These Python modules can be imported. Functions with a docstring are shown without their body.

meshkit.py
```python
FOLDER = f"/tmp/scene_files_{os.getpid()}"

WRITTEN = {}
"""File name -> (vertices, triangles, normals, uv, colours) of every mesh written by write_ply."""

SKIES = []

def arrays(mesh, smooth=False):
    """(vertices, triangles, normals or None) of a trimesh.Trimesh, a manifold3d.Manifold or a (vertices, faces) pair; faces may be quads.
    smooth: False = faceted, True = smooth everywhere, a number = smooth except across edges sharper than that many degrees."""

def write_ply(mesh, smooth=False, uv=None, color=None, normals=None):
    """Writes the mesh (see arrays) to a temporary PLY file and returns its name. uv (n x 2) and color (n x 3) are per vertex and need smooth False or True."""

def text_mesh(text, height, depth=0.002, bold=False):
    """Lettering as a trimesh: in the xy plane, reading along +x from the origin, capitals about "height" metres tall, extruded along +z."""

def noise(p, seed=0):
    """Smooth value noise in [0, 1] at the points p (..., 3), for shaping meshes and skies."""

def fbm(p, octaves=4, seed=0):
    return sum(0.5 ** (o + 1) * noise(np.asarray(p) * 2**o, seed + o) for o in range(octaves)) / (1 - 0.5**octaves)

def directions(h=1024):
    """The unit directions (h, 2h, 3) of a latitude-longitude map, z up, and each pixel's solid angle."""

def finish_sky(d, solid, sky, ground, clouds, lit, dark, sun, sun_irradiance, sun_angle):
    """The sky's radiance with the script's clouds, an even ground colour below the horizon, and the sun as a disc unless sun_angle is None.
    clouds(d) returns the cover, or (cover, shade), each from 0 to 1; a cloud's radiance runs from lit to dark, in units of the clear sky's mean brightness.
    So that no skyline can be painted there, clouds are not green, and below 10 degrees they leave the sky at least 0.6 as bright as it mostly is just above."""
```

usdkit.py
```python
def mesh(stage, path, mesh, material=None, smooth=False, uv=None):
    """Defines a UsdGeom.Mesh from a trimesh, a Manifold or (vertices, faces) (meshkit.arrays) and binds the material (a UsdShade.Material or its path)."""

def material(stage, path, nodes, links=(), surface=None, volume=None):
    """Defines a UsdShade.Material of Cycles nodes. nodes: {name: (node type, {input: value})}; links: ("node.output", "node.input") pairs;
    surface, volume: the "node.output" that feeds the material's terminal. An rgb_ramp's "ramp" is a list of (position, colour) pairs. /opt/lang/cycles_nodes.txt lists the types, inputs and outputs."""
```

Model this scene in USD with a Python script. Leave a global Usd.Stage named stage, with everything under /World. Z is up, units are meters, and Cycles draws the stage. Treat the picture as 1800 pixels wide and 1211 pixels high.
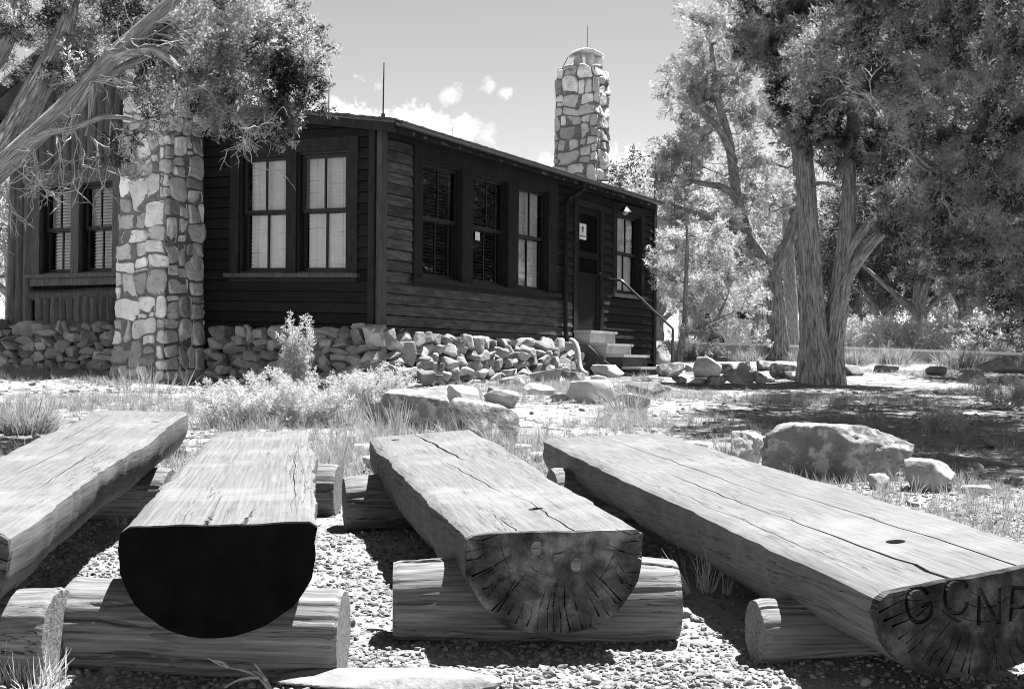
import math, random, numpy as np, trimesh, manifold3d, shapely, usdkit, meshkit
from pxr import Usd, UsdGeom, UsdShade, UsdLux, Gf, Sdf, Vt
from shapely.geometry import Polygon, box as sbox, MultiPoint
from shapely.ops import voronoi_diagram

stage = Usd.Stage.CreateInMemory()
UsdGeom.SetStageUpAxis(stage, 'Z')
UsdGeom.Xform.Define(stage, '/World')
UsdGeom.Scope.Define(stage, '/World/Looks')

# ------------------------------------------------------------------ camera
FPX, PITCH, ROLL = 2450.0, .0113, .0159
EYE = np.array([0, 0, .78])
cp, sp, cr, sr = math.cos(PITCH), math.sin(PITCH), math.cos(ROLL), math.sin(ROLL)
FWD = np.array([0, cp, sp]); UP0 = np.array([0, -sp, cp]); RT0 = np.array([1.0, 0, 0])
RT = cr * RT0 + sr * UP0; UPV = cr * UP0 - sr * RT0
cam = UsdGeom.Camera.Define(stage, '/World/camera')
cam.CreateHorizontalApertureAttr(36.0); cam.CreateFocalLengthAttr(36.0 * FPX / 1800)
cam.CreateClippingRangeAttr(Gf.Vec2f(.05, 5000))
cam.CreateExposureAttr(2.2)
m4 = Gf.Matrix4d(*RT, 0, *UPV, 0, *(-FWD), 0, *EYE, 1)
cam.AddTransformOp().Set(m4)

# ------------------------------------------------------------------ sky and sun (a black-and-white picture: grey light)
SUNV = np.array([.28, .28, 1.0]); SUNV /= np.linalg.norm(SUNV)
EL, AZ = math.asin(SUNV[2]), math.atan2(SUNV[0], SUNV[1])
def px_dir(px, py):
    d = FWD * FPX + RT * (px - 900) + UPV * (605.5 - py)
    return d / np.linalg.norm(d)
SKY_STRENGTH = .060
nodes = {'sky': ('sky_texture', dict(sky_type='single_scattering', sun_disc=False, sun_elevation=EL, sun_rotation=AZ, altitude=2100.0, air_density=1.0, aerosol_density=.3, ozone_density=1.0)),
         'sep': ('separate_color', dict(color_type='rgb')),
         'mixr': ('math', dict(math_type='multiply', value2=1.0)), 'mixg': ('math', dict(math_type='multiply_add', value2=0.0)),
         'tc': ('texture_coordinate', {}),
         'n1': ('noise_texture', dict(scale=46.0, detail=10.0, roughness=.6)),
         'n2': ('noise_texture', dict(scale=3.2, detail=8.0, roughness=.6)),
         'wide': ('map_range', dict(from_min=.63, from_max=.76, to_min=0.0, to_max=.5, clamp=True)),
         'bg': ('background_shader', dict(strength=SKY_STRENGTH)),
         'mx': ('mix_color', dict(a=(0, 0, 0), b=(5.0, 5.0, 5.0))),
         'cc': ('combine_color', dict(color_type='rgb'))}
links = [('sky.color', 'sep.color'), ('sep.r', 'mixr.value1'), ('sep.g', 'mixg.value1'), ('mixr.value', 'mixg.value3'), ('mixg.value', 'cc.r'), ('mixg.value', 'cc.g'), ('mixg.value', 'cc.b'),
         ('tc.generated', 'n1.vector'), ('tc.generated', 'n2.vector'), ('n2.fac', 'wide.value'), ('cc.color', 'mx.a'), ('mx.result', 'bg.color')]
CLOUDS = [(545, 232, .032, 1.0), (608, 215, .030, 1.0), (655, 232, .032, 1.0), (715, 232, .028, 1.0), (775, 240, .022, 1.0), (812, 222, .012, .9), (790, 168, .011, .5), (862, 150, .010, .4), (884, 163, .009, .55),
          (865, 250, .012, .4), (1070, 290, .020, .9), (1110, 285, .016, .9), (965, 290, .012, .9), (300, 180, .05, 1.0), (420, 225, .04, 1.0), (450, 170, .035, .9)]
prev = 'wide.result'
for i, (px, py, rad, amt) in enumerate(CLOUDS):
    d = px_dir(px, py)
    nodes[f'd{i}'] = ('vector_math', dict(math_type='distance', vector2=tuple(d)))
    nodes[f'q{i}'] = ('math', dict(math_type='multiply_add', value2=-.24 / (rad * .9), value3=.24))       # .55 at the centre, 0 at rad
    nodes[f's{i}'] = ('math', dict(math_type='add'))
    nodes[f'r{i}'] = ('map_range', dict(from_min=.54, from_max=.67, to_min=0.0, to_max=amt, clamp=True))
    nodes[f'm{i}'] = ('math', dict(math_type='maximum'))
    links += [('tc.generated', f'd{i}.vector1'), (f'd{i}.value', f'q{i}.value1'), (f'q{i}.value', f's{i}.value1'), ('n1.fac', f's{i}.value2'), (f's{i}.value', f'r{i}.value'), (f'r{i}.result', f'm{i}.value1'), (prev, f'm{i}.value2')]
    prev = f'm{i}.value'
links.append((prev, 'mx.fac'))
skym = usdkit.material(stage, '/World/Looks/sky_light', nodes, links, surface='bg.background')
dome = UsdLux.DomeLight.Define(stage, '/World/sky')
UsdShade.MaterialBindingAPI.Apply(dome.GetPrim()).Bind(skym)
dome.GetPrim().SetCustomDataByKey('label', 'pale grey clear sky with white cumulus clouds above the cabin roof')
dome.GetPrim().SetCustomDataByKey('kind', 'structure')
sun = UsdLux.DistantLight.Define(stage, '/World/sun')
sun.CreateIntensityAttr(1.25); sun.CreateAngleAttr(.53); sun.CreateNormalizeAttr(True); sun.CreateColorAttr(Gf.Vec3f(1, 1, 1))
zc = SUNV; xc = np.cross([0, 0, 1.0], zc); xc /= np.linalg.norm(xc); yc = np.cross(zc, xc)
sun.AddTransformOp().Set(Gf.Matrix4d(*xc, 0, *yc, 0, *zc, 0, 0, 0, 20, 1))

# ------------------------------------------------------------------ helpers
def at(px, py, Y):
    d = FWD * FPX + RT * (px - 900) + UPV * (605.5 - py)
    return EYE + d * (Y / d[1])
def gbase(y):
    y = np.asarray(y, float)
    return np.where(y < 20.5, .03 * (y - 3.5), np.where(y < 32, .51 + .042 * (y - 20.5), .993 + .008 * (y - 32)))
def gz(x, y):
    x, y = np.broadcast_arrays(np.asarray(x, float), np.asarray(y, float))
    p = np.stack([x, y, 0 * x], -1)
    return gbase(y) + (meshkit.fbm(p * .8, 3, 5) - .5) * .09 + (meshkit.fbm(p * 4.5, 2, 9) - .5) * .022
def ground_hit(px, py):
    d = px_dir(px, py); t = np.geomspace(1, 300, 6000) / d[1]
    P = EYE + d * t[:, None]
    k = int(np.argmax(P[:, 2] < gz(P[:, 0], P[:, 1])))
    return P[k]
used = {}
def numbered(parent, name):
    k = used.get((parent, name), 0); used[(parent, name)] = k + 1
    return f'{parent}/{name}' if k == 0 else f'{parent}/{name}_{k:03d}'
def tag(prim, label=None, cat=None, group=None, kind=None):
    p = prim.GetPrim() if hasattr(prim, 'GetPrim') else prim
    for k, v in (('label', label), ('category', cat), ('group', group), ('kind', kind)):
        if v: p.SetCustomDataByKey(k, v)
    return p
def thing(name, label, cat, loc=(0, 0, 0), rz=0.0, group=None):
    x = UsdGeom.Xform.Define(stage, numbered('/World', name))
    x.AddTranslateOp().Set(Gf.Vec3d(*map(float, loc))); x.AddRotateZOp().Set(math.degrees(rz))
    return tag(x, label, cat, group)
def obj(name, mesh, mat, parent=None, smooth=False, label=None, kind=None):
    pp = '/World' if parent is None else str(parent.GetPath())
    m = usdkit.mesh(stage, numbered(pp, name), mesh, mat, smooth)
    return tag(m, label, None, None, kind)
def cat(ms):
    return trimesh.util.concatenate([m if isinstance(m, trimesh.Trimesh) else trimesh.Trimesh(m[0], m[1], process=False) for m in ms])
def to_man(t):
    return manifold3d.Manifold(manifold3d.Mesh(np.asarray(t.vertices, np.float32), np.asarray(t.faces, np.uint32)))
def hexa(p):
    """A box-like solid from eight corners: four below, four above, each counter-clockwise."""
    f = [[0, 2, 1], [0, 3, 2], [4, 5, 6], [4, 6, 7], [0, 1, 5], [0, 5, 4], [1, 2, 6], [1, 6, 5], [2, 3, 7], [2, 7, 6], [3, 0, 4], [3, 4, 7]]
    t = trimesh.Trimesh(np.array(p, float), np.array(f), process=False)
    if t.volume < 0: t.invert()
    return t
def tube(P, R, sides=6, ridge=0.0, seed=0, capend=True, uv=False):
    P = np.asarray(P, float); R = np.broadcast_to(np.asarray(R, float), (len(P),))
    T = np.gradient(P, axis=0); T /= np.linalg.norm(T, axis=1, keepdims=True) + 1e-12
    a = np.cross(T[0], [0, 0, 1.0] if abs(T[0][2]) < .9 else [1.0, 0, 0]); a /= np.linalg.norm(a)
    A = []
    for t in T:
        a = a - t * (a @ t); a /= np.linalg.norm(a) + 1e-12; A.append(a)
    A = np.array(A); B = np.cross(T, A)
    ang = np.arange(sides) * 2 * np.pi / sides
    rr = R[:, None] * np.ones((1, sides))
    if ridge:
        L = np.concatenate([[0], np.cumsum(np.linalg.norm(np.diff(P, axis=0), axis=1))])
        tw = L[:, None] * .35
        q = np.stack([np.cos(ang[None] + tw) * 5.5, np.sin(ang[None] + tw) * 5.5, np.repeat(L[:, None] * 1.0, sides, 1)], -1)
        q2 = q * [2.6, 2.6, 1.6]
        rr = rr * (1 + ridge * ((meshkit.noise(q, seed) - .5) * 1.3 + (meshkit.noise(q2, seed + 3) - .5) * .9))
    V = P[:, None] + rr[..., None] * (np.cos(ang)[None, :, None] * A[:, None] + np.sin(ang)[None, :, None] * B[:, None])
    n = len(P); i, j = np.meshgrid(np.arange(n - 1), np.arange(sides), indexing='ij')
    q = np.stack([i * sides + j, i * sides + (j + 1) % sides, (i + 1) * sides + (j + 1) % sides, (i + 1) * sides + j], -1).reshape(-1, 4)
    F = np.vstack([q[:, [0, 1, 2]], q[:, [0, 2, 3]]])
    V = V.reshape(-1, 3)
    if capend:
        c0, c1 = len(V), len(V) + 1
        V = np.vstack([V, P[:1], P[-1:]])
        k = np.arange(sides)
        F = np.vstack([F, np.stack([np.full(sides, c0), (k + 1) % sides, k], 1), np.stack([np.full(sides, c1), (n - 1) * sides + k, (n - 1) * sides + (k + 1) % sides], 1)])
    t = trimesh.Trimesh(V, F, process=False)
    if uv:
        Ls = np.concatenate([[0], np.cumsum(np.linalg.norm(np.diff(P, axis=0), axis=1))]); r0 = float(R.mean())
        c = np.stack([np.repeat(np.cos(ang)[None] * r0, n, 0), np.repeat(np.sin(ang)[None] * r0, n, 0), np.repeat(Ls[:, None], sides, 1)], -1).reshape(-1, 3) + seed * 1.37
        t.metadata['bark'] = np.vstack([c, c[:1], c[-1:]]) if capend else c
    return t
def smooth_path(P, n):
    P = np.asarray(P, float); t = np.concatenate([[0], np.cumsum(np.linalg.norm(np.diff(P, axis=0), axis=1))])
    from scipy.interpolate import PchipInterpolator
    return PchipInterpolator(t / t[-1], P, axis=0)(np.linspace(0, 1, n))
ICO = {k: trimesh.creation.icosphere(subdivisions=k) for k in (1, 2, 3, 4)}
def rock(size, seed, sub=2, planes=10, rough=.05, flat=.0, blocky=0.0):
    rng = np.random.default_rng(seed)
    if blocky: planes = 10
    b = ICO[sub]; d = np.array(b.vertices)
    N = rng.normal(size=(planes, 3)); N /= np.linalg.norm(N, axis=1, keepdims=True)
    N = np.vstack([N, [[0, 0, 1], [0, 0, -1]]]); D = np.concatenate([rng.uniform(.62, .95, planes), [rng.uniform(.6, .8) - flat, .8]])
    if blocky:
        A6 = np.vstack([np.eye(3), -np.eye(3)]) + rng.normal(size=(6, 3)) * blocky; N[:6] = A6 / np.linalg.norm(A6, axis=1, keepdims=True); D[:6] = rng.uniform(.52, .74, 6); D[6:10] = rng.uniform(.66, .95, 4)
    c = d @ N.T
    r = np.min(np.where(c > .05, D / np.maximum(c, .05), 9), axis=1)
    r = np.minimum(r, 1.25)
    if rough:
        r = r * (1 + rough * 2 * (meshkit.fbm(d * 2.2 + seed % 97, 4, seed) - .5) + rough * .9 * (meshkit.fbm(d * 7 + seed % 31, 2, seed + 5) - .5))
    v = d * r[:, None]
    v = v / (v.max(0) - v.min(0)) * np.asarray(size, float)
    v[:, 2] -= v[:, 2].min()
    v[:, :2] -= (v[:, :2].max(0) + v[:, :2].min(0)) / 2
    return trimesh.Trimesh(v, b.faces, process=False)
def rot(m, rz=0, rx=0, ry=0):
    m = m.copy()
    if rx: m.apply_transform(trimesh.transformations.rotation_matrix(rx, [1, 0, 0]))
    if ry: m.apply_transform(trimesh.transformations.rotation_matrix(ry, [0, 1, 0]))
    if rz: m.apply_transform(trimesh.transformations.rotation_matrix(rz, [0, 0, 1]))
    return m
def instancer(path, protos, pos, quats, scales, idx, kind=None, label=None, category=None):
    """protos: list of (mesh, material, smooth)."""
    pi = UsdGeom.PointInstancer.Define(stage, path)
    targets = []
    for k, (me, ma, sm) in enumerate(protos):
        usdkit.mesh(stage, f'{path}/piece_{k + 1:03d}' if k else f'{path}/piece', me, ma, sm)
        targets.append(Sdf.Path(f'{path}/piece_{k + 1:03d}' if k else f'{path}/piece'))
    pi.CreatePrototypesRel().SetTargets(targets)
    pi.CreatePositionsAttr(Vt.Vec3fArray.FromNumpy(np.asarray(pos, np.float32)))
    q = np.asarray(quats, float)
    pi.CreateOrientationsAttr(Vt.QuathArray([Gf.Quath(float(a), float(b), float(c), float(d)) for a, b, c, d in q]))
    s = np.asarray(scales, float); s = np.repeat(s[:, None], 3, 1) if s.ndim == 1 else s
    pi.CreateScalesAttr(Vt.Vec3fArray.FromNumpy(s.astype(np.float32)))
    pi.CreateProtoIndicesAttr(Vt.IntArray.FromNumpy(np.asarray(idx, np.int32)))
    return tag(pi, label, category, None, kind)
def quat_to(dirs, spin):
    """Quaternions that turn +z into dirs after a spin about z."""
    d = np.asarray(dirs, float); d = d / np.linalg.norm(d, axis=1, keepdims=True)
    w = 1 + d[:, 2]; q = np.stack([w, -d[:, 1], d[:, 0], 0 * w], 1)
    bad = w < 1e-4; q[bad] = [0, 1, 0, 0]; q /= np.linalg.norm(q, axis=1, keepdims=True)
    c, s = np.cos(spin / 2), np.sin(spin / 2)
    a, b, cc, _ = q.T
    return np.stack([a * c, b * c + cc * s, cc * c - b * s, a * s], 1)

# ------------------------------------------------------------------ materials (all grey: the photograph is black and white)
MAT = {}
def g3(x): return (x, x, x)
def mat(name, lo, hi, scale=8.0, stretch=(1, 1, 1), detail=6.0, rough=.85, bump=.3, bdist=.01, bscale=None, rnd=None, spec=.2, mid=(.3, .7), cracks=None, trans=0.0, spots=None, wear=None, attr=None):
    n = {'tc': ('texture_coordinate', {}) if not attr else ('geometry', {}) if attr == 'position' else ('attribute', dict(attribute=attr)), 'mp': ('mapping', dict(scale=tuple(stretch))), 'n': ('noise_texture', dict(scale=scale, detail=detail, roughness=.6)),
         'r': ('rgb_ramp', dict(ramp=[(mid[0], g3(lo)), (mid[1], g3(hi))])), 'p': ('principled_bsdf', dict(roughness=rough, specular_ior_level=spec))}
    l = [('tc.object', 'mp.vector'), ('mp.vector', 'n.vector'), ('n.fac', 'r.fac')]
    col = 'r.color'
    hgt = 'n.fac'
    if bscale:
        n['nb'] = ('noise_texture', dict(scale=bscale, detail=5.0, roughness=.65)); l.append(('mp.vector', 'nb.vector')); hgt = 'nb.fac'
    if spots:                                    # (scale, threshold lo, threshold hi, colour)
        n['ns'] = ('noise_texture', dict(scale=spots[0], detail=5.0, roughness=.7)); n['ms'] = ('map_range', dict(from_min=spots[1], from_max=spots[2], to_min=0.0, to_max=1.0, clamp=True))
        n['xs'] = ('mix_color', dict(b=g3(spots[3])))
        l += [('tc.object', 'ns.vector'), ('ns.fac', 'ms.value'), ('ms.result', 'xs.fac'), (col, 'xs.a')]; col = 'xs.result'
    if cracks:                                   # (scale, stretch, width, colour): thin dark checks along the grain
        n['mc'] = ('mapping', dict(scale=tuple(cracks[1]))); n['vc'] = ('noise_texture', dict(scale=cracks[0], detail=3.0, roughness=.55, distortion=.3))
        n['ab'] = ('math', dict(math_type='subtract', value2=.5)); n['ab2'] = ('math', dict(math_type='absolute')); n['mr'] = ('map_range', dict(from_min=0.0, from_max=cracks[2], to_min=1.0, to_max=0.0, clamp=True))
        n['gate'] = ('noise_texture', dict(scale=cracks[0] * .35, detail=2.0)); n['gm'] = ('map_range', dict(from_min=.48, from_max=.58, to_min=0.0, to_max=1.0, clamp=True)); n['gx'] = ('math', dict(math_type='multiply'))
        n['xc'] = ('mix_color', dict(b=g3(cracks[3]))); n['hs'] = ('math', dict(math_type='subtract'))
        l += [('tc.object', 'mc.vector'), ('mc.vector', 'vc.vector'), ('vc.fac', 'ab.value1'), ('ab.value', 'ab2.value1'), ('ab2.value', 'mr.value'), ('mc.vector', 'gate.vector'), ('gate.fac', 'gm.value'),
              ('mr.result', 'gx.value1'), ('gm.result', 'gx.value2'), ('gx.value', 'xc.fac'), (col, 'xc.a'), (hgt, 'hs.value1'), ('gx.value', 'hs.value2')]
        col = 'xc.result'; hgt = 'hs.value'
    if rnd:
        n['oi'] = ('object_info', {}); n['rr'] = ('map_range', dict(from_min=0.0, from_max=1.0, to_min=rnd[0], to_max=rnd[1])); n['rc'] = ('combine_color', dict(color_type='rgb')); n['rx'] = ('mix_color', dict(blend_type='multiply', fac=1.0))
        l += [('oi.random', 'rr.value'), ('rr.result', 'rc.r'), ('rr.result', 'rc.g'), ('rr.result', 'rc.b'), (col, 'rx.a'), ('rc.color', 'rx.b')]; col = 'rx.result'
    l.append((col, 'p.base_color'))
    if bump:
        n['b'] = ('bump', dict(strength=bump, distance=bdist)); l += [(hgt, 'b.height'), ('b.normal', 'p.normal')]
    surf = 'p.BSDF'
    if trans:
        n['t'] = ('translucent_bsdf', {}); n['mt'] = ('mix_closure', dict(fac=trans)); l += [(col, 't.color'), ('p.BSDF', 'mt.closure1'), ('t.BSDF', 'mt.closure2')]; surf = 'mt.closure'
    if attr: l = [(('tc.position' if attr == 'position' else 'tc.vector') if a == 'tc.object' else a, b) for a, b in l]
    MAT[name] = usdkit.material(stage, '/World/Looks/' + name, n, l, surface=surf)
    return MAT[name]
mat('ground_dust', .11, .20, scale=1.3, detail=9.0, bump=.8, bdist=.02, bscale=38.0, mid=(.35, .62), spots=(9.0, .58, .72, .06))
mat('pebble', .09, .26, scale=30.0, rnd=(.55, 1.15), bump=.2)
mat('seat_wood', .055, .125, scale=6.0, stretch=(22, .28, 22), detail=10.0, rough=.8, bump=.35, bdist=.004, cracks=(3.0, (12, .3, 12), .016, .02), spots=(2.2, .5, .8, .15))
mat('log_wood', .05, .19, scale=5.0, stretch=(.35, 22, 22), detail=10.0, rough=.85, bump=.5, bdist=.006, cracks=(4.0, (.5, 11, 11), .015, .012))
mat('end_black', .001, .004, scale=12.0, rough=.9, spec=.05)
mat('bark', .08, .36, attr='bark', scale=4.0, stretch=(14, 14, 1.5), detail=8.0, bump=1.0, bdist=.04, mid=(.36,.62), rough=.95, spec=.05)
mat('bark_pale', .07, .38, attr='bark', mid=(.36, .62), scale=4.0, stretch=(34, 34, 2.2), detail=8.0, bump=.8, bdist=.02, rough=.95, spec=.05)
mat('branch_bark', .06, .18, scale=12.0, bump=.3, rough=.9, spec=.05)
mat('twig_grey', .20, .36, scale=20.0, bump=.2, rough=.9, spec=.05)
mat('pinyon_leaf', .03, .12, attr='position', mid=(.4, .64), scale=2.0, detail=5.0, bump=0, rough=.7, trans=.35, spec=.15)  # darker copy of the leaf: shade of the far trees put into its colour
mat('juniper_leaf', .03, .44, attr='position', mid=(.42, .62), scale=2.4, detail=5.0, bump=0, rough=.7, trans=.5, spec=.15)  # sunlit and dark clumps painted into both juniper colours by position noise
mat('juniper_leaf_pale', .14, .55, attr='position', mid=(.36, .62), scale=2.2, detail=5.0, bump=0, rough=.7, trans=.5, spec=.15)
mat('shrub_pale', .50, .64, scale=9.0, bump=0, rough=.8, trans=.35, spec=.1)
mat('sage_leaf', .42, .58, scale=9.0, bump=0, rough=.8, trans=.3, spec=.1)
mat('dry_grass', .22, .36, scale=7.0, bump=0, rough=.8, trans=.3, spec=.1)
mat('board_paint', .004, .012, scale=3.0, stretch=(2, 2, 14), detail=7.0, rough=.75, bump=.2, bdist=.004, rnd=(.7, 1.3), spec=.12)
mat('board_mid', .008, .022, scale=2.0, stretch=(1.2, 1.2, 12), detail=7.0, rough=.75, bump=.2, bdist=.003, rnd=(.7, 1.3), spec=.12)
mat('board_worn', .035, .125, scale=2.6, stretch=(1.2, 1.2, 7), detail=10.0, rough=.7, bump=.25, bdist=.003, mid=(.40, .78), rnd=(.7, 1.2), spec=.2)
mat('trim_paint', .009, .022, scale=5.0, stretch=(3, 3, 1), detail=6.0, rough=.75, bump=.15, bdist=.003, spec=.12)
mat('post_worn', .03, .075, scale=5.0, stretch=(5, 5, .8), detail=6.0, rough=.7, bump=.2, bdist=.003, spec=.2)
mat('sash_black', .004, .008, scale=9.0, rough=.5, bump=0, spec=.3)
mat('log_siding', .03, .10, scale=4.0, stretch=(8, 8, .8), detail=8.0, rough=.85, bump=.4, bdist=.006, rnd=(.75, 1.2), cracks=(3.0, (8, 8, .4), .014, .02))
mat('shingle', .05, .12, scale=6.0, rough=.9, bump=.3, rnd=(.7, 1.2))
mat('gutter_metal', .015, .03, scale=3.0, rough=.35, bump=0, spec=.5)
mat('stone', .42, .70, scale=5.0, detail=8.0, bump=.5, bdist=.015, bscale=16.0, rnd=(.45, 1.18), spots=(14.0, .58, .72, .10), rough=.95, spec=.1)
mat('mortar', .10, .18, scale=14.0, detail=7.0, bump=.6, bdist=.01, rough=.95, spec=.05)
mat('rubble', .13, .32, scale=3.0, detail=8.0, bump=.5, bdist=.02, bscale=12.0, rnd=(.5, 1.2), spots=(7.0, .58, .72, .10), rough=.95, spec=.1)
mat('boulder', .06, .20, scale=6.0, detail=10.0, bump=.6, bdist=.02, bscale=24.0, spots=(11.0, .50, .58, .26), rough=.95, spec=.1)
mat('pale_rock', .22, .34, scale=5.0, detail=9.0, bump=.4, bdist=.01, bscale=26.0, rough=.95, spec=.1)
mat('concrete', .22, .34, scale=4.0, detail=8.0, bump=.25, bdist=.005, bscale=40.0, rough=.9, spec=.1)
mat('dark_concrete', .03, .06, scale=4.0, detail=8.0, bump=.25, bdist=.005, rough=.9, spec=.1)
mat('rail_metal', .02, .03, scale=4.0, bump=0, rough=.25, spec=.6)
mat('white_paint', .55, .65, scale=4.0, bump=0, rough=.6)
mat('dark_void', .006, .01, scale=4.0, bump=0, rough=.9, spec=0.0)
mat('blind_white', .72, .88, scale=4.0, bump=0, rough=.6, trans=.2)
mat('curtain', .72, .86, scale=3.0, stretch=(2, 2, 1), bump=0, rough=.8, trans=.2)
mat('blind_dark', .05, .08, scale=5.0, bump=0, rough=.5)
mat('paper', .62, .72, scale=5.0, bump=0, rough=.8)
mat('ink', .10, .14, scale=5.0, bump=0, rough=.8)
MAT['glass'] = usdkit.material(stage, '/World/Looks/glass', {'f': ('fresnel', dict(IOR=1.5)), 't': ('transparent_bsdf', dict(color=g3(.95))), 'g': ('glossy_bsdf', dict(roughness=.015, color=g3(1.0))), 'm': ('mix_closure', {})},
                               [('f.fac', 'm.fac'), ('t.BSDF', 'm.closure1'), ('g.BSDF', 'm.closure2')], surface='m.closure')
# growth rings of a cut log end: wave rings about the pith, broken by noise, dark stains
for END, RAMP in (('end_grain', (.016, .058, .165)), ('end_weathered', (.006, .024, .075))): MAT[END] = usdkit.material(stage, '/World/Looks/' + END, {
    'tc': ('texture_coordinate', {}), 'w': ('wave_texture', dict(wave_type='rings', rings_direction='y', scale=52.0, distortion=2.2, detail=4.0, detail_scale=2.0)),
    'n': ('noise_texture', dict(scale=9.0, detail=8.0, roughness=.68, distortion=.25)), 'r': ('rgb_ramp', dict(ramp=[(.38, g3(RAMP[0])), (.5, g3(RAMP[1])), (.64, g3(RAMP[2]))])),
    'wr': ('map_range', dict(from_min=0.0, from_max=1.0, to_min=.86, to_max=1.06)), 'wc': ('combine_color', dict(color_type='rgb')), 'x': ('mix_color', dict(blend_type='multiply', fac=1.0)),
    'b': ('bump', dict(strength=.35, distance=.004)), 'p': ('principled_bsdf', dict(roughness=.9, specular_ior_level=.1))},
    [('tc.object', 'w.vector'), ('tc.object', 'n.vector'), ('n.fac', 'r.fac'), ('w.fac', 'wr.value'), ('wr.result', 'wc.r'), ('wr.result', 'wc.g'), ('wr.result', 'wc.b'), ('r.color', 'x.a'), ('wc.color', 'x.b'), ('x.result', 'p.base_color'), ('w.fac', 'b.height'), ('b.normal', 'p.normal')], surface='p.BSDF')

# ------------------------------------------------------------------ ground: one sheet to the horizon
def axis(lo, hi, step, far, grow=1.25):
    a = list(np.arange(lo, hi + 1e-6, step)); s = step
    while a[-1] < far: s *= grow; a.append(a[-1] + s)
    s = step
    while a[0] > -far: s *= grow; a.insert(0, a[0] - s)
    return np.array(a)
xs, ys = axis(-8, 12, .1, 600), axis(2.6, 34, .1, 600)
GX, GY = np.meshgrid(xs, ys, indexing='ij')
GZ = gz(GX, GY); GZ = np.where(GY < 0, gbase(GY) * 0 - .105 + .0 * GZ, GZ)
nx, ny = len(xs), len(ys); ii, jj = np.meshgrid(np.arange(nx - 1), np.arange(ny - 1), indexing='ij')
q = np.stack([ii * ny + jj, (ii + 1) * ny + jj, (ii + 1) * ny + jj + 1, ii * ny + jj + 1], -1).reshape(-1, 4)
tag(obj('ground', (np.stack([GX, GY, GZ], -1).reshape(-1, 3), q), MAT['ground_dust'], None, True), 'pale dusty gravel ground rising gently toward the cabin', None, None, 'structure')

# ------------------------------------------------------------------ cabin
C0 = np.array([-1.695, 17.5, .78 + .407]); RV = np.array([.4697, .8829, -.0015]); LW = np.array([-.8462, .5329, .0196]); LM = np.array([-.8462, .5329, 0.0]); VV = np.array([-.0084, 0, 1.0])
NR = np.array([.8829, -.4697, 0]); NL = np.array([-.5329, -.8462, 0])
def WR(u, v, n=0.0): return C0 + u * RV + v * VV + n * NR
def WL(u, v, n=0.0): return C0 + u * LW + v * VV + n * NL
def WM(u, v, n=0.0): return C0 + u * LM + v * VV + n * NL
def wbox(W, u0, u1, v0, v1, n0, n1, n1b=None):
    """A box on a wall; n1b: how far the bottom edge stands out when it differs from the top."""
    nb = n1 if n1b is None else n1b
    return hexa([W(u0, v0, n0), W(u1, v0, n0), W(u1, v0, nb), W(u0, v0, nb), W(u0, v1, n0), W(u1, v1, n0), W(u1, v1, n1), W(u0, v1, n1)])
def wquad(W, u0, u1, v0, v1, n):
    t = trimesh.Trimesh(np.array([W(u0, v0, n), W(u1, v0, n), W(u1, v1, n), W(u0, v1, n)]), [[0, 1, 2], [0, 2, 3]], process=False)
    if t.face_normals[0] @ (W(u0, v0, n + 1) - W(u0, v0, n)) < 0: t.invert()
    return t
cabin = thing('cabin', 'dark timber cabin on rubble stones with rock chimneys', 'cabin')
rng = np.random.default_rng(11)
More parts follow.
